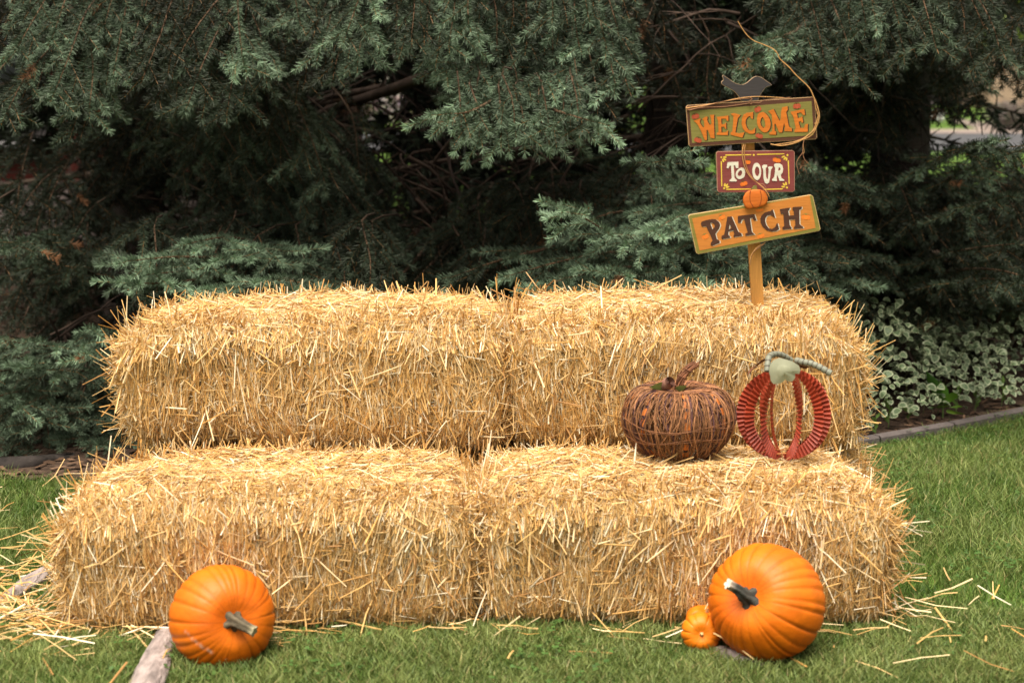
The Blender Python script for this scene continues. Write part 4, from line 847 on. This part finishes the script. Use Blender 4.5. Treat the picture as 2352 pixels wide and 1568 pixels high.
    twigs(S, 30, (100, 330), (720, 840), (6.4, 7.4)); twigs(S, 30, (150, 560), (350, 640), (7.2, 8.6))
def skirt_mid(S):
    for u, v, Y, an, tn in ((730, 130, 5.8, .2, .9), (765, 175, 5.7, .2, .85), (700, 190, 6.1, 0, .7), (820, 150, 5.7, .1, .85), (795, 80, 5.6, .2, 1.0), (850, 60, 5.8, .1, .9), (905, 110, 5.8, 0, .85), (945, 85, 5.6, 0, .95), (985, 125, 5.7, -.1, .85), (1030, 110, 5.6, .1, .9), (1075, 60, 5.6, 0, .95),
                            (1060, 205, 5.8, .1, .75), (1105, 240, 5.7, .1, .8), (1150, 255, 5.8, 0, .75), (1195, 235, 5.7, -.2, .8), (1240, 270, 5.7, 0, .85), (1290, 240, 5.7, -.2, .8), (1330, 205, 5.6, -.1, .9), (1375, 250, 5.6, -.1, .85), (1415, 200, 5.6, -.2, .9), (1440, 150, 5.7, -.3, .85), (1395, 120, 5.7, -.2, .9), (1330, 110, 5.8, -.1, .9), (1270, 130, 5.9, 0, .75), (1210, 110, 5.8, 0, .8), (1140, 120, 5.8, 0, .8), (1180, 40, 5.9, 0, .85), (1270, 40, 5.8, 0, .85), (1350, 30, 5.8, -.1, .9), (1420, 70, 5.8, -.2, .85), (960, 20, 6.0, 0, .8), (1100, -10, 5.9, 0, .8)):
        curtain(S, u, v, Y + random.uniform(-.05, .05), an, random.uniform(.8, 1.1), tn * random.choice((.55, .8, .95, 1.05)))
    for i in range(24): curtain(S, random.uniform(1040, 1440), random.uniform(-20, 220), random.uniform(6.2, 7.2), random.uniform(-.4, .4), .9, .3)
    for i in range(14): curtain(S, random.uniform(700, 1040), random.uniform(-60, 90), random.uniform(6.2, 7.2), random.uniform(-.4, .4), .9, .3)
    # the pale bough hung low at the centre
    S.bough([A3(1190, 120, 6.5), A3(1175, 195, 6.0), A3(1130, 230, 5.6), A3(1075, 258, 5.4), A3(1020, 262, 5.3)], .26, .5, 1.05, start=.25, gap=.075, hang=.3)
    S.bough([A3(1190, 130, 6.5), A3(1200, 200, 6.0), A3(1245, 240, 5.6), A3(1310, 265, 5.4), A3(1365, 280, 5.3)], .24, .5, 1.0, start=.25, gap=.075, hang=.3)
    for u, v in ((1060, 300), (1100, 322), (1150, 325), (1200, 330), (1262, 315), (1300, 305), (1090, 295), (1180, 300), (1330, 300)): curtain(S, u, v, 5.45 + random.uniform(-.05, .1), random.uniform(-.2, .2), .35, 1.0, side=.12, lift=.2)
    # olive drapes left of the hollow
    for i in range(46):
        u = random.uniform(560, 1000); f = random.random(); v = 400 + 250 * f; u = 560 + (u - 560) * (.55 + .45 * f)
        curtain(S, u, v, random.uniform(6.2, 7.3), random.uniform(-1.2, -.4), random.uniform(.6, 1.0), random.uniform(.5, .85), side=.28, lift=random.uniform(.35, .6))
    # bright low bough left of centre
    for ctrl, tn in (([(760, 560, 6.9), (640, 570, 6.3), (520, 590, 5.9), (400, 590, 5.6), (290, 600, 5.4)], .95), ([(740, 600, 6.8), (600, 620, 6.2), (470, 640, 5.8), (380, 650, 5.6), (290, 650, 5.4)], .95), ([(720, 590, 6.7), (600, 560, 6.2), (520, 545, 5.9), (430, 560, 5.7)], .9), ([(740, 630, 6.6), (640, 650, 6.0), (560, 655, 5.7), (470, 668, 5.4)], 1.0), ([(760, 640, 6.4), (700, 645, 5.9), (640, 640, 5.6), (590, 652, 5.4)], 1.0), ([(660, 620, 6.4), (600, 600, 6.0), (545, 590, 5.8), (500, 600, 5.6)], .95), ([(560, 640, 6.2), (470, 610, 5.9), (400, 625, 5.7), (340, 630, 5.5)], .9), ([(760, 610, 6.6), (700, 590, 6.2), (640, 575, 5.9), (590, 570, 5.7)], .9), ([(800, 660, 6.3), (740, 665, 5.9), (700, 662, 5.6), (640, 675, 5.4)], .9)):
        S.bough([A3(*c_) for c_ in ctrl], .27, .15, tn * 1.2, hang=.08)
    for i in range(16): curtain(S, random.uniform(330, 900), random.uniform(640, 690), random.uniform(5.6, 6.6), random.uniform(-.5, .5), .6, .6, lift=.2)
    for i in range(14):
        u = random.uniform(760, 1150); S.bough([A3(u + 40, 560, 7.2), A3(u + 10, 600, 6.7), A3(u - 30, 640, 6.3), A3(u - 60, 672, 6.0)], .24, .4, random.uniform(.4, .6), hang=.2)
    # bright low boughs right of centre
    for ctrl, tn in (([(1720, 600, 7.0), (1620, 560, 6.4), (1560, 530, 6.0), (1480, 545, 5.7), (1410, 540, 5.5), (1340, 500, 5.35), (1282, 480, 5.3)], 1.05), ([(1740, 540, 6.8), (1660, 490, 6.3), (1600, 490, 5.9), (1555, 500, 5.6), (1500, 530, 5.4)], 1.0), ([(1700, 640, 6.8), (1560, 620, 6.2), (1420, 615, 5.8), (1300, 640, 5.5), (1240, 660, 5.4)], .95), ([(1680, 660, 6.6), (1560, 650, 6.0), (1460, 650, 5.6), (1380, 655, 5.4)], .95),
                     ([(1640, 600, 6.6), (1520, 580, 6.2), (1400, 580, 5.9), (1290, 600, 5.6), (1180, 630, 5.5)], .85), ([(1500, 560, 6.5), (1380, 540, 6.2), (1260, 570, 5.9), (1140, 600, 5.8), (1030, 640, 5.7)], .7), ([(1600, 520, 6.6), (1500, 490, 6.3), (1400, 490, 6.0), (1320, 530, 5.8)], .75), ([(1560, 660, 6.2), (1500, 640, 5.8), (1450, 630, 5.6), (1400, 620, 5.4)], 1.0), ([(1640, 460, 6.8), (1570, 420, 6.3), (1540, 380, 6.0), (1545, 350, 5.8)], .85), ([(1680, 440, 6.8), (1620, 410, 6.3), (1590, 420, 6.0), (1520, 430, 5.8)], .8), ([(1700, 500, 6.6), (1640, 470, 6.2), (1560, 470, 5.9), (1500, 480, 5.7)], .85), ([(1700, 660, 6.4), (1640, 640, 6.0), (1600, 640, 5.7), (1540, 650, 5.5)], .95), ([(1660, 560, 6.4), (1610, 545, 6.0), (1580, 560, 5.8), (1530, 590, 5.6)], .95)):
        S.bough([A3(*c_) for c_ in ctrl], .27, .15, tn * 1.2, hang=.08)
    for i in range(30): u = random.uniform(1020, 1650); curtain(S, u, 500 + abs(u - 1500) * .28 + random.uniform(0, 120), random.uniform(6.0, 6.9), random.uniform(-.5, .6), .7, random.uniform(.45, .7), lift=.25)
    twigs(S, 120, (820, 1400), (330, 650), (6.9, 8.6), (.3, 1.0)); twigs(S, 40, (1430, 1720), (30, 330), (6.8, 8.6), (.3, .8)); twigs(S, 26, (780, 1000), (120, 330), (7.2, 8.8), (.4, .9), (.05, .035, .03))
    for u0, v0, u1, v1 in ((905, 480, 900, 900), (1130, 420, 1075, 700), (1210, 430, 1200, 720), (1255, 440, 1262, 720)): S.wood.tube([A3(u0, v0, 7.6), A3((u0 + u1) / 2 + 6, (v0 + v1) / 2, 7.5), A3(u1, v1, 7.4)], [.012, .014, .016], 6, (.13, .085, .065))
    S.wood.tube([A3(600, 330, 8.2), A3(760, 250, 7.6), A3(900, 205, 7.2), A3(1050, 150, 7.0)], [.014, .02, .025, .03], 7, (.06, .042, .034)); S.wood.tube([A3(620, 262, 8.2), A3(760, 222, 7.7), A3(880, 200, 7.3)], [.010, .014, .018], 7, (.06, .042, .034))
def skirt_right(S):
    # dark hanging foliage at the upper right
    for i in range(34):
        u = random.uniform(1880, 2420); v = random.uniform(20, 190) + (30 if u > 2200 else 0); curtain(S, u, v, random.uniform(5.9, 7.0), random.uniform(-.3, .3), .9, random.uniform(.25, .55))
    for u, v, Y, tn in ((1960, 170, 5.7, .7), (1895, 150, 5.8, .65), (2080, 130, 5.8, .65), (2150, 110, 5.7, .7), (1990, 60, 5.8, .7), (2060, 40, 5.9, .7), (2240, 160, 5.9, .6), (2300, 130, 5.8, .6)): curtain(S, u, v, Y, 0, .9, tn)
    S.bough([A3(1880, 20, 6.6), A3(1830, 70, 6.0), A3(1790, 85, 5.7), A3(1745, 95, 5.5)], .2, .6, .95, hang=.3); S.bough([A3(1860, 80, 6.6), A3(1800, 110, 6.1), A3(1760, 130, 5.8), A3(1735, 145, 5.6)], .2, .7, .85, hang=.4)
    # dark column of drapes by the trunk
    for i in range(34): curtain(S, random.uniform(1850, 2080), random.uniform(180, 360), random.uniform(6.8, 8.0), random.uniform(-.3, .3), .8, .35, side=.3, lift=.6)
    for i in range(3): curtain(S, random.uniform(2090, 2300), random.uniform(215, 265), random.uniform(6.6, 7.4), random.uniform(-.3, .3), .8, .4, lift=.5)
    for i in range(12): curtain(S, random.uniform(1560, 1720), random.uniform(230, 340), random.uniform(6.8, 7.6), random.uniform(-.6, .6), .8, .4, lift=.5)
    # broad boughs right of the sign, needles toned dim
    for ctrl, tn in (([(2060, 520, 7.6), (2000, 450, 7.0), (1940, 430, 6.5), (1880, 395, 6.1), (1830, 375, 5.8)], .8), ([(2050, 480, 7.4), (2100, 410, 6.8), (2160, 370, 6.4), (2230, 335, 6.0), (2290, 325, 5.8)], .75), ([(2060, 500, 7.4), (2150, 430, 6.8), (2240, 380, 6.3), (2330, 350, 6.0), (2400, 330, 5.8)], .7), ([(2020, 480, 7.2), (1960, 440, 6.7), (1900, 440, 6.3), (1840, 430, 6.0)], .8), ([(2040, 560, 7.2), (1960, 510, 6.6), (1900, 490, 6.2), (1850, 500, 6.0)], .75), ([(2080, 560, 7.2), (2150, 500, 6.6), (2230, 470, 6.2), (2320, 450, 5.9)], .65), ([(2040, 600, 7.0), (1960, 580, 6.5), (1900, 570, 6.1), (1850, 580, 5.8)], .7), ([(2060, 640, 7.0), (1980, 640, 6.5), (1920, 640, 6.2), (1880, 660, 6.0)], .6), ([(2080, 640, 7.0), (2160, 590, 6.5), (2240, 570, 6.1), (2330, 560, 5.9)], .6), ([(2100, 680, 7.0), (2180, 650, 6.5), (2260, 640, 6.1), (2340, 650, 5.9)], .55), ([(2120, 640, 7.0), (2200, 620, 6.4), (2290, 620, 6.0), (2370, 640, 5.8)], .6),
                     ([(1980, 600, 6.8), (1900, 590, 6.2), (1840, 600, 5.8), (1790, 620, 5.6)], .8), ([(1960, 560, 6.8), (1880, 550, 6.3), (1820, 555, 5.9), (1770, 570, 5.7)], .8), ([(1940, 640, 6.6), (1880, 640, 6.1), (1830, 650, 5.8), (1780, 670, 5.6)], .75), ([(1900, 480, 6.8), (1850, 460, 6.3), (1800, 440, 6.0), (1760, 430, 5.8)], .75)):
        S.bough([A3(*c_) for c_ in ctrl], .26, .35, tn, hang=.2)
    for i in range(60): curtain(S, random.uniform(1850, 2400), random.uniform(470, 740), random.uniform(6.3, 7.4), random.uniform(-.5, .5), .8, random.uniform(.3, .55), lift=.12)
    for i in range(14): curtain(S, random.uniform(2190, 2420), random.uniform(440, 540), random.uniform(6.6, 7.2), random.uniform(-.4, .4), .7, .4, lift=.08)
    for i in range(7): S.bough([A3(2230 + 20 * i, 800, 7.2), A3(2250 + 22 * i, 730, 6.9), A3(2270 + 20 * i, 660 + 15 * (i % 3), 6.7)], .2, -.2, .6, hang=-.1)
    twigs(S, 26, (1960, 2200), (690, 760), (6.8, 7.8), (.3, .8)); twigs(S, 20, (1880, 2060), (150, 330), (6.8, 8), (.3, .6), (.05, .035, .03))
T1, S1 = spruce('blue spruce behind the left end of the bales with drooping boughs', -2.0, 8.5, .15, 8.5, 201, skirt_left)
T2, S2 = spruce('blue spruce in the middle with a twiggy hollow under its boughs', .78, 8.2, .15, 9.0, 202, skirt_mid)
T3, S3 = spruce('blue spruce on the right, dark boughs behind the welcome sign', 2.05, 8.7, .17, 8.5, 203, skirt_right, back=False)
def skirt_rear(S):
    for i in range(60): curtain(S, random.uniform(300, 1700), random.uniform(-60, 640), random.uniform(9.3, 10.4), random.uniform(-.5, .5), .9, .4, lev=0, coarse=1, side=.34)
T4, S4 = spruce('shaded spruce standing behind the twiggy hollow, mostly hidden', -.55, 10.9, .16, 8.5, 204, skirt_rear)
# ---------------------------------------------------------------- variegated ground cover and a bright young plant
r = np.random.default_rng(91); mb = MB()
def oval(c, nrm_, axis, L, W, green, cream):
    """one leaf: green middle, cream margin, folded a little along its midrib"""
    z = nrm_.normalized(); x = axis - z * axis.dot(z); x.normalize(); y = z.cross(x); V = []; n = 10
    for ring, f in ((0, 1.0), (1, .70)):
        for k in range(n):
            a = k / n * 6.2832; px = math.cos(a) * L * .5 * f; py = math.sin(a) * W * .5 * f * (1 - .18 * math.cos(a)); V.append(tuple(c + x * px + y * py + z * (abs(py) * .45 - px * px / L * .5)))
    F = [(k, (k + 1) % n, n + (k + 1) % n, n + k) for k in range(n)]
    mb.add(V, F, cream, 0, False); mb.add(V[n:], [list(range(n))], green, 0, False)
cnt = 0
while cnt < 11000:
    u = r.uniform(1930, 2480); v = r.uniform(700, 985)
    x = r.uniform(1.05, 4.2); y = r.uniform(6.0, 9.2)
    dpt = y - edge_y(x)
    if dpt < .12 or dpt > 2.3: continue
    topz = .37 + .10 * math.sin(x * 5 + y * 3) * math.sin(y * 4); z = topz * (r.random() ** .45) * min(1, (dpt - .05) / .30)
    c = Vector((x, y, z + .02)); nn = Vector((r.normal(0, .5), -.45 + r.normal(0, .4), .85)); ax = Vector((r.normal(), r.normal(), -.2)); L = .018 + .030 * r.random() ** 1.3
    k = r.uniform(.75, 1.2); oval(c, nn, ax, L, L * r.uniform(.62, .85), (.12 * k, .17 * k, .085 * k), (.34 * k, .385 * k, .235 * k)); cnt += 1
for i in range(500):
    x = r.uniform(1.05, 4.2); y = r.uniform(6.0, 9.0); d = y - edge_y(x)
    if d < .12 or d > 2.3: continue
    h = r.uniform(.12, .3); mb.tube([(x, y, 0), (x + r.normal(0, .02), y + r.normal(0, .02), h * .6), (x + r.normal(0, .04), y + r.normal(0, .04), h)], [.0022, .0016, .001], 4, (.10, .10, .04), cap=False)
tag(mb.build('ground_cover', M['leaf']), 'cream edged variegated ground cover leaves filling the right bed', 'ground cover', kind='stuff')

b0 = gnd(2165, 962); T = thing('young_plant', 'small bright green broad leaved plant at the front of the variegated bed', 'plant', (b0.x, b0.y, 0))
for i, (du, dv, wv, col) in enumerate(((-38, -110, .020, (.05, .13, .02)), (-28, -60, .022, (.06, .14, .02)), (-6, -88, .022, (.07, .17, .02)), (26, -62, .026, (.10, .22, .02)), (40, -32, .028, (.13, .26, .025)), (4, -30, .026, (.16, .29, .03)), (-30, -22, .018, (.07, .15, .02)), (52, -12, .020, (.15, .26, .03)))):
    mb = MB(); q = at(2165 + du, 962 + dv, b0.y - .05 + .02 * (i % 3)); bs = b0 + Vector((0, 0, .02)); leaf_mesh(mb, bs.lerp(q, .2) + Vector((0, 0, .02)), q, Vector((wv, -wv * .6, wv * .2)), col, cup=.3); part(mb, 'leaf', M['leaf'], T)
mb = MB(); mb.tube([b0 + Vector((0, 0, -.01)), b0 + Vector((0, 0, .05)), b0 + Vector((-.01, 0, .10))], [.004, .003, .002], 6, (.1, .16, .04)); part(mb, 'stem', M['leaf'], T)
for i, (u, v, h) in enumerate(((2010, 1004, .09), (2040, 985, .12), (2085, 970, .08), (2195, 955, .13), (2240, 948, .10), (2300, 935, .12))):
    b0 = gnd(u, v); T = thing('weed_sprout', f'thin green weed sprout by the edging, {("nearest the bale end", "second from the bale end", "left of the bright young plant", "right of the bright young plant", "under the variegated leaves", "nearest the right picture edge")[i]}', 'weed', tuple(b0), 'weed sprouts along the edging')
    mb = MB()
    for k in range(5): leaf_mesh(mb, b0 + Vector((0, 0, h * (.2 + .15 * k))), b0 + Vector((random.uniform(-.03, .03), random.uniform(-.03, .01), h * (.45 + .17 * k))), Vector((.006, -.004, .002)), (.13, .22, .05))
    mb.tube([b0, b0 + Vector((.003, 0, h * .5)), b0 + Vector((.0, 0, h))], [.002, .0016, .001], 4, (.12, .18, .05)); o = mb.build('weed_leaves', M['leaf'], T, tuple(b0))

# ---------------------------------------------------------------- brick house at the left, behind the spruces
def brick_mat(name, c1_, c2_, mort, sc_):
    m = bpy.data.materials.new(name); m.use_nodes = True; n = m.node_tree.nodes; l = m.node_tree.links; b = n['Principled BSDF']; b.inputs['Roughness'].default_value = .9; b.inputs['Specular IOR Level'].default_value = .15
    tc = n.new('ShaderNodeTexCoord'); mp = n.new('ShaderNodeMapping'); mp.inputs['Rotation'].default_value = (math.radians(90), 0, 0); bt = n.new('ShaderNodeTexBrick')
    bt.inputs['Color1'].default_value = (*c1_, 1); bt.inputs['Color2'].default_value = (*c2_, 1); bt.inputs['Mortar'].default_value = (*mort, 1); bt.inputs['Scale'].default_value = sc_
    bt.inputs['Mortar Size'].default_value = .014; bt.inputs['Brick Width'].default_value = .5; bt.inputs['Row Height'].default_value = .17
    l.new(tc.outputs['Object'], mp.inputs[0]); l.new(mp.outputs[0], bt.inputs[0]); l.new(bt.outputs[0], b.inputs['Base Color']); return m
BR = brick_mat('red_brick', (.075, .016, .011), (.05, .012, .009), (.05, .036, .03), 2.2); BT = brick_mat('tan_brick', (.40, .27, .19), (.33, .22, .16), (.42, .34, .28), 2.2)
H = thing('brick_house', 'dark red brick house with grey foundation behind the left spruce', 'house', (-6, 12, 0))
mb = MB(); mb.box((-11, 12.0, .55), (-1.75, 19, 5.2)); part(mb, 'wall', BR, H)
mb = MB(); mb.box((-11.03, 11.96, -.1), (-1.72, 19.03, .55), (.15, .12, .115)); part(mb, 'foundation', M['concrete'], H)
mb = MB(); mb.add([(-11.6, 11.4, 5.2), (-1.2, 11.4, 5.2), (-1.2, 15.5, 7.4), (-11.6, 15.5, 7.4), (-11.6, 19.6, 5.2), (-1.2, 19.6, 5.2)], [(0, 1, 2, 3), (3, 2, 5, 4)], (.10, .085, .08)); mb.add([(-11.6, 11.4, 5.2), (-1.2, 11.4, 5.2), (-1.2, 19.6, 5.2), (-11.6, 19.6, 5.2)], [(0, 3, 2, 1)], (.3, .28, .25)); part(mb, 'roof', M['house'], H)
for x0, x1 in ((-6.4, -3.40), ):
    mb = MB(); mb.box((x0, 11.93, .86), (x1, 11.985, 2.5), (.05, .045, .045)); wf = part(mb, 'window', M['house'], H)
    mb = MB(); mb.box((x0 + .08, 11.915, .94), (x1 - .08, 11.928, 2.42), (.015, .017, .02)); subpart(mb, 'glass_pane', mat('dark_glass', (.012, .014, .016), rough=.08, spec=.5), wf, H)
    mb = MB(); mb.box((x0 - .05, 11.86, .81), (x1 + .05, 11.998, .85), (.40, .39, .40)); subpart(mb, 'windowsill', M['house'], wf, H)

# ---------------------------------------------------------------- aspens with yellow leaves, between and behind the spruces
def leafy(mb, blobs, N, size, cols, seed):
    r = np.random.default_rng(seed); B = np.array(blobs, float); wts = B[:, 3] ** 2; k = r.choice(len(B), N, p=wts / wts.sum())
    d = nrm(r.normal(size=(N, 3))); P = B[k, :3] + d * (B[k, 3] * r.uniform(.25, 1, N) ** .45)[:, None] * np.array([1, 1, .85])
    a = nrm(r.normal(size=(N, 3))); b_ = nrm(np.cross(a, r.normal(size=(N, 3)))); s_ = (size * r.uniform(.6, 1.3, N))[:, None]
    V = np.stack([P - a * s_, P - b_ * s_ * .6, P + a * s_, P + b_ * s_ * .6], 1).reshape(-1, 3); c = np.array(cols)[r.integers(0, len(cols), N)] * r.uniform(.7, 1.25, (N, 1)); mb.add(V, np.arange(4 * N).reshape(-1, 4), np.repeat(c, 4, 0))
AB = mat('aspen_bark', (.42, .41, .32), rough=.8, spec=.2, noise=(9, .55, 1.15, (1, 1, 2.5)), bump=(30, .3))
for u, Y, rad, H_, lab, lean in ((575, 10.6, .085, 7.5, 'pale aspen trunk with yellow leaves beside the brick house', .02), (742, 13.5, .07, 7, 'second pale aspen farther back, right of the brick house', -.03), (1835, 11.0, .14, 8, 'greenish aspen trunk seen above the sign behind the right spruce', .05)):
    x = at(u, 330, Y).x; T = thing('aspen_tree', lab, 'tree', (x, Y, 0), 'pale aspens'); mb = MB(); mb.tube([(x + lean * z, Y, z) for z in np.linspace(-.1, H_, 12)], np.linspace(rad, rad * .3, 12), 12, (1, 1, 1))
    for k in range(9):
        z = 2.4 + k * .5; a = k * 2.4; p = Vector((x + lean * z, Y, z)); mb.tube([p, p + Vector((math.cos(a) * .5, math.sin(a) * .5, .35)), p + Vector((math.cos(a) * 1.0, math.sin(a) * 1.0, .6))], [rad * .35, rad * .2, .008], 6, (1, 1, 1))
    part(mb, 'trunk', AB, T); mb = MB(); leafy(mb, [(x + lean * 5 + math.cos(k * 2.4) * .8, Y + math.sin(k * 2.4) * .8, 3.0 + .45 * k, .75) for k in range(10)], 5200, .035, [(.30, .25, .03), (.16, .20, .04), (.40, .28, .03)], int(u)); part(mb, 'crown', M['leaf'], T)
for u, v, Y, s_, lab in ((1300, 200, 13, .34, 'yellow leaved bush showing through the top of the hollow'), (1375, 415, 11.8, .34, 'yellow green bush glimpsed low through the middle spruce')):
    c = at(u, v, Y); T = thing('yellow_bush', lab, 'bush', (c.x, Y, 0)); mb = MB(); leafy(mb, [(c.x + random.uniform(-.35, .35), Y + random.uniform(-.2, .2), max(.2, c.z + random.uniform(-.35, .15)), s_ * random.uniform(.5, .8)) for k in range(7)], 1500, .035, [(.50, .34, .03), (.38, .33, .05), (.30, .30, .05)], int(v)); part(mb, 'foliage', M['leaf'], T)
    mb = MB()
    for k in range(6): mb.tube([(c.x + .03 * k - .08, Y, 0), (c.x + .1 * (k - 2.5), Y, c.z * .5 + .1), (c.x + .16 * (k - 2.5), Y, max(.3, c.z))], [.014, .010, .005], 5, (.12, .09, .06), cap=False)
    part(mb, 'stems', M['bark'], T)

# ---------------------------------------------------------------- across the street
def house(lab, x0, x1, y0, base_mat, wall_col, roof_col, openings, h=3.2, ridge=5.6):
    T = thing('street_house', lab, 'house', ((x0 + x1) / 2, y0, 0), 'houses across the street'); mb = MB(); mb.box((x0, y0, -.1), (x1, y0 + 9, h), wall_col); part(mb, 'wall', base_mat, T)
    mb = MB(); a, b_, c_, d_ = x0 - .6, x1 + .6, y0 - .7, y0 + 9.7; my = y0 + 4.5
    mb2 = MB(); F4 = [(0, 1, 2, 3), (3, 2, 4, 5), (0, 5, 4, 1)]; Vv = [(a, c_, h), (b_, c_, h), (b_, my, ridge), (a, my, ridge), (b_, d_, h), (a, d_, h)]
    mb2.add(Vv, F4, roof_col); mb2.add(Vv, [(0, 3, 5), (1, 4, 2)], roof_col); part(mb2, 'roof', M['house'], T)
    for nm, u0, u1, z0, z1, col in openings:
        mb = MB(); mb.box((u0, y0 - .09, z0), (u1, y0 - .004, z1), col); p = part(mb, nm, M['house'], T)
        mb = MB(); mb.box((u0 + .1, y0 - .12, z0 + .1), (u1 - .1, y0 - .094, z1 - .1), (.05, .05, .06) if nm == 'window' else tuple(c * .85 for c in col)); subpart(mb, 'pane' if nm == 'window' else 'door_panel', M['house'], p, T)
house('tan brick house with brown garage door, far right across the street', 15.8, 30, 54, BT, (.4, .3, .2), (.12, .10, .10), [('garage_door', 17.2, 20.4, 0, 2.3, (.36, .26, .22)), ('window', 22, 24, 1, 2.2, (.6, .58, .55))])
house('dark grey house behind the far lawn, seen through the right gap', 9.4, 14.9, 57, M['house'], (.085, .07, .075), (.06, .055, .055), [('garage_door', 10.2, 12.6, 0, 2.2, (.10, .085, .09)), ('window', 13.2, 14.3, .9, 2.0, (.2, .19, .18))])
house('peach coloured house glimpsed between trunks left of the hollow', -10, 0.5, 46, M['house'], (.58, .38, .26), (.16, .10, .08), [('window', -6.5, -4.6, .8, 2.2, (.7, .68, .66)), ('door', -3.8, -2.9, 0, 2.1, (.5, .45, .42)), ('window', -2.2, -.6, .8, 2.2, (.7, .68, .66))])
# flower border in front of the peach house
mb = MB(); leafy(mb, [(x, 40 + .3 * math.sin(x * 3), .35, .45) for x in np.arange(-7, 0, .5)], 3800, .075, [(.62, .40, .44), (.66, .60, .60), (.45, .30, .48), (.10, .16, .05), (.12, .18, .06)], 5); tag(mb.build('flower_border', M['leaf']), 'pink and white flower border in front of the peach house', 'flowers', kind='stuff')
# white utility box, pale notice, rounded shrub
b0 = gnd(2153, 277); T = thing('utility_box', 'small white utility box standing on the far lawn', 'utility box', (b0.x, b0.y, 0)); hw = 15 / FPX * b0.y
mb = MB(); mb.box((b0.x - hw, b0.y, -.02), (b0.x + hw, b0.y + .3, .22), (.72, .70, .70)); part(mb, 'cabinet', M['house'], T); mb = MB(); mb.box((b0.x - hw * 1.06, b0.y - .015, .22), (b0.x + hw * 1.06, b0.y + .315, .25), (.66, .65, .66)); part(mb, 'lid', M['house'], T)
b0 = gnd(2025, 236); b0 = Vector((at(2025, 236, 36.5).x, 36.5, 0)); T = thing('yard_notice', 'small pale pink notice on a thin stake by the far pavement', 'notice', tuple(b0)); zc_ = at(2025, 192, 36.5).z
mb = MB(); mb.box((b0.x - .14, 36.47, zc_ - .22), (b0.x + .14, 36.5, zc_ + .22), (.66, .47, .45)); part(mb, 'notice_panel', M['house'], T); mb = MB(); mb.box((b0.x - .02, 36.502, -.05), (b0.x + .02, 36.53, zc_ + .15), (.3, .27, .25)); part(mb, 'stake', M['house'], T)
c = gnd(2335, 302); T = thing('rounded_shrub', 'mauve grey rounded shrub beside the far driveway', 'shrub', (c.x, c.y + .6, 0)); mb = MB(); leafy(mb, [(c.x + random.uniform(-.45, .45), c.y + .6 + random.uniform(-.3, .3), random.uniform(.15, .42), .3) for k in range(16)], 4200, .035, [(.16, .13, .12), (.20, .15, .14), (.12, .13, .08)], 8); part(mb, 'foliage', M['leaf'], T); mb = MB()
for k in range(5): mb.tube([(c.x, c.y + .6, 0), (c.x + .1 * (k - 2), c.y + .6, .3)], [.02, .01], 5, (.1, .08, .06))
part(mb, 'stems', M['bark'], T)
# deciduous trees across the street
def broad(lab, x, y, h, cr, cols, seed, N=6000):
    random.seed(seed); T = thing('broadleaf_tree', lab, 'tree', (x, y, 0), 'broadleaf trees across the street'); mb = MB(); mb.tube([(x, y, z) for z in np.linspace(-.1, h * .7, 6)], np.linspace(.2, .06, 6), 8, (.12, .09, .07))
    bl = []
    for k in range(16):
        a = random.uniform(0, 6.28); q = random.uniform(.1, .75) * cr; zz = h * .55 + random.uniform(-.35, .4) * h * .6; bl.append((x + math.cos(a) * q, y + math.sin(a) * q, zz, cr * random.uniform(.3, .5)))
        if k < 7: mb.tube([(x, y, h * .3), (x + math.cos(a) * q * .5, y + math.sin(a) * q * .5, zz * .75), bl[-1][:3]], [.09, .05, .02], 5, (.12, .09, .07), cap=False)
    part(mb, 'trunk', M['bark'], T); mb = MB(); leafy(mb, bl, N, .13 * cr / 2.5, cols, seed); part(mb, 'crown', M['leaf'], T)
LIME = [(.20, .28, .03), (.13, .20, .03), (.28, .33, .05)]; DKG = [(.035, .06, .018), (.05, .08, .025), (.03, .045, .015)]; MIX = [(.10, .13, .03), (.06, .09, .02), (.17, .15, .03)]
for args in (('lime green young tree by the far driveway at the right', 12.2, 38, 5.5, 1.9, LIME, 41), ('dark tree left of the grey house', 6.6, 62, 10, 4.2, DKG, 42), ('dark tree behind the grey house', 12.5, 70, 12, 5, DKG, 43), ('dark tree behind the tan brick house', 21, 70, 12, 5, DKG, 44), ('dark tree on the far lawn behind the sign', 4.2, 48, 8, 3.6, DKG, 45), ('olive tree behind the peach house, left', -9, 60, 11, 4.6, MIX, 46), ('olive tree behind the peach house, right', -2.5, 60, 11, 4.6, MIX, 47), ('dark tree right of the peach house', 1.6, 52, 9, 3.6, DKG, 48), ('tall dark tree at the far left past the brick house', -16, 60, 12, 5, DKG, 49), ('dark tree past the tan brick house', 30, 66, 11, 5, DKG, 50)):
    broad(*args)
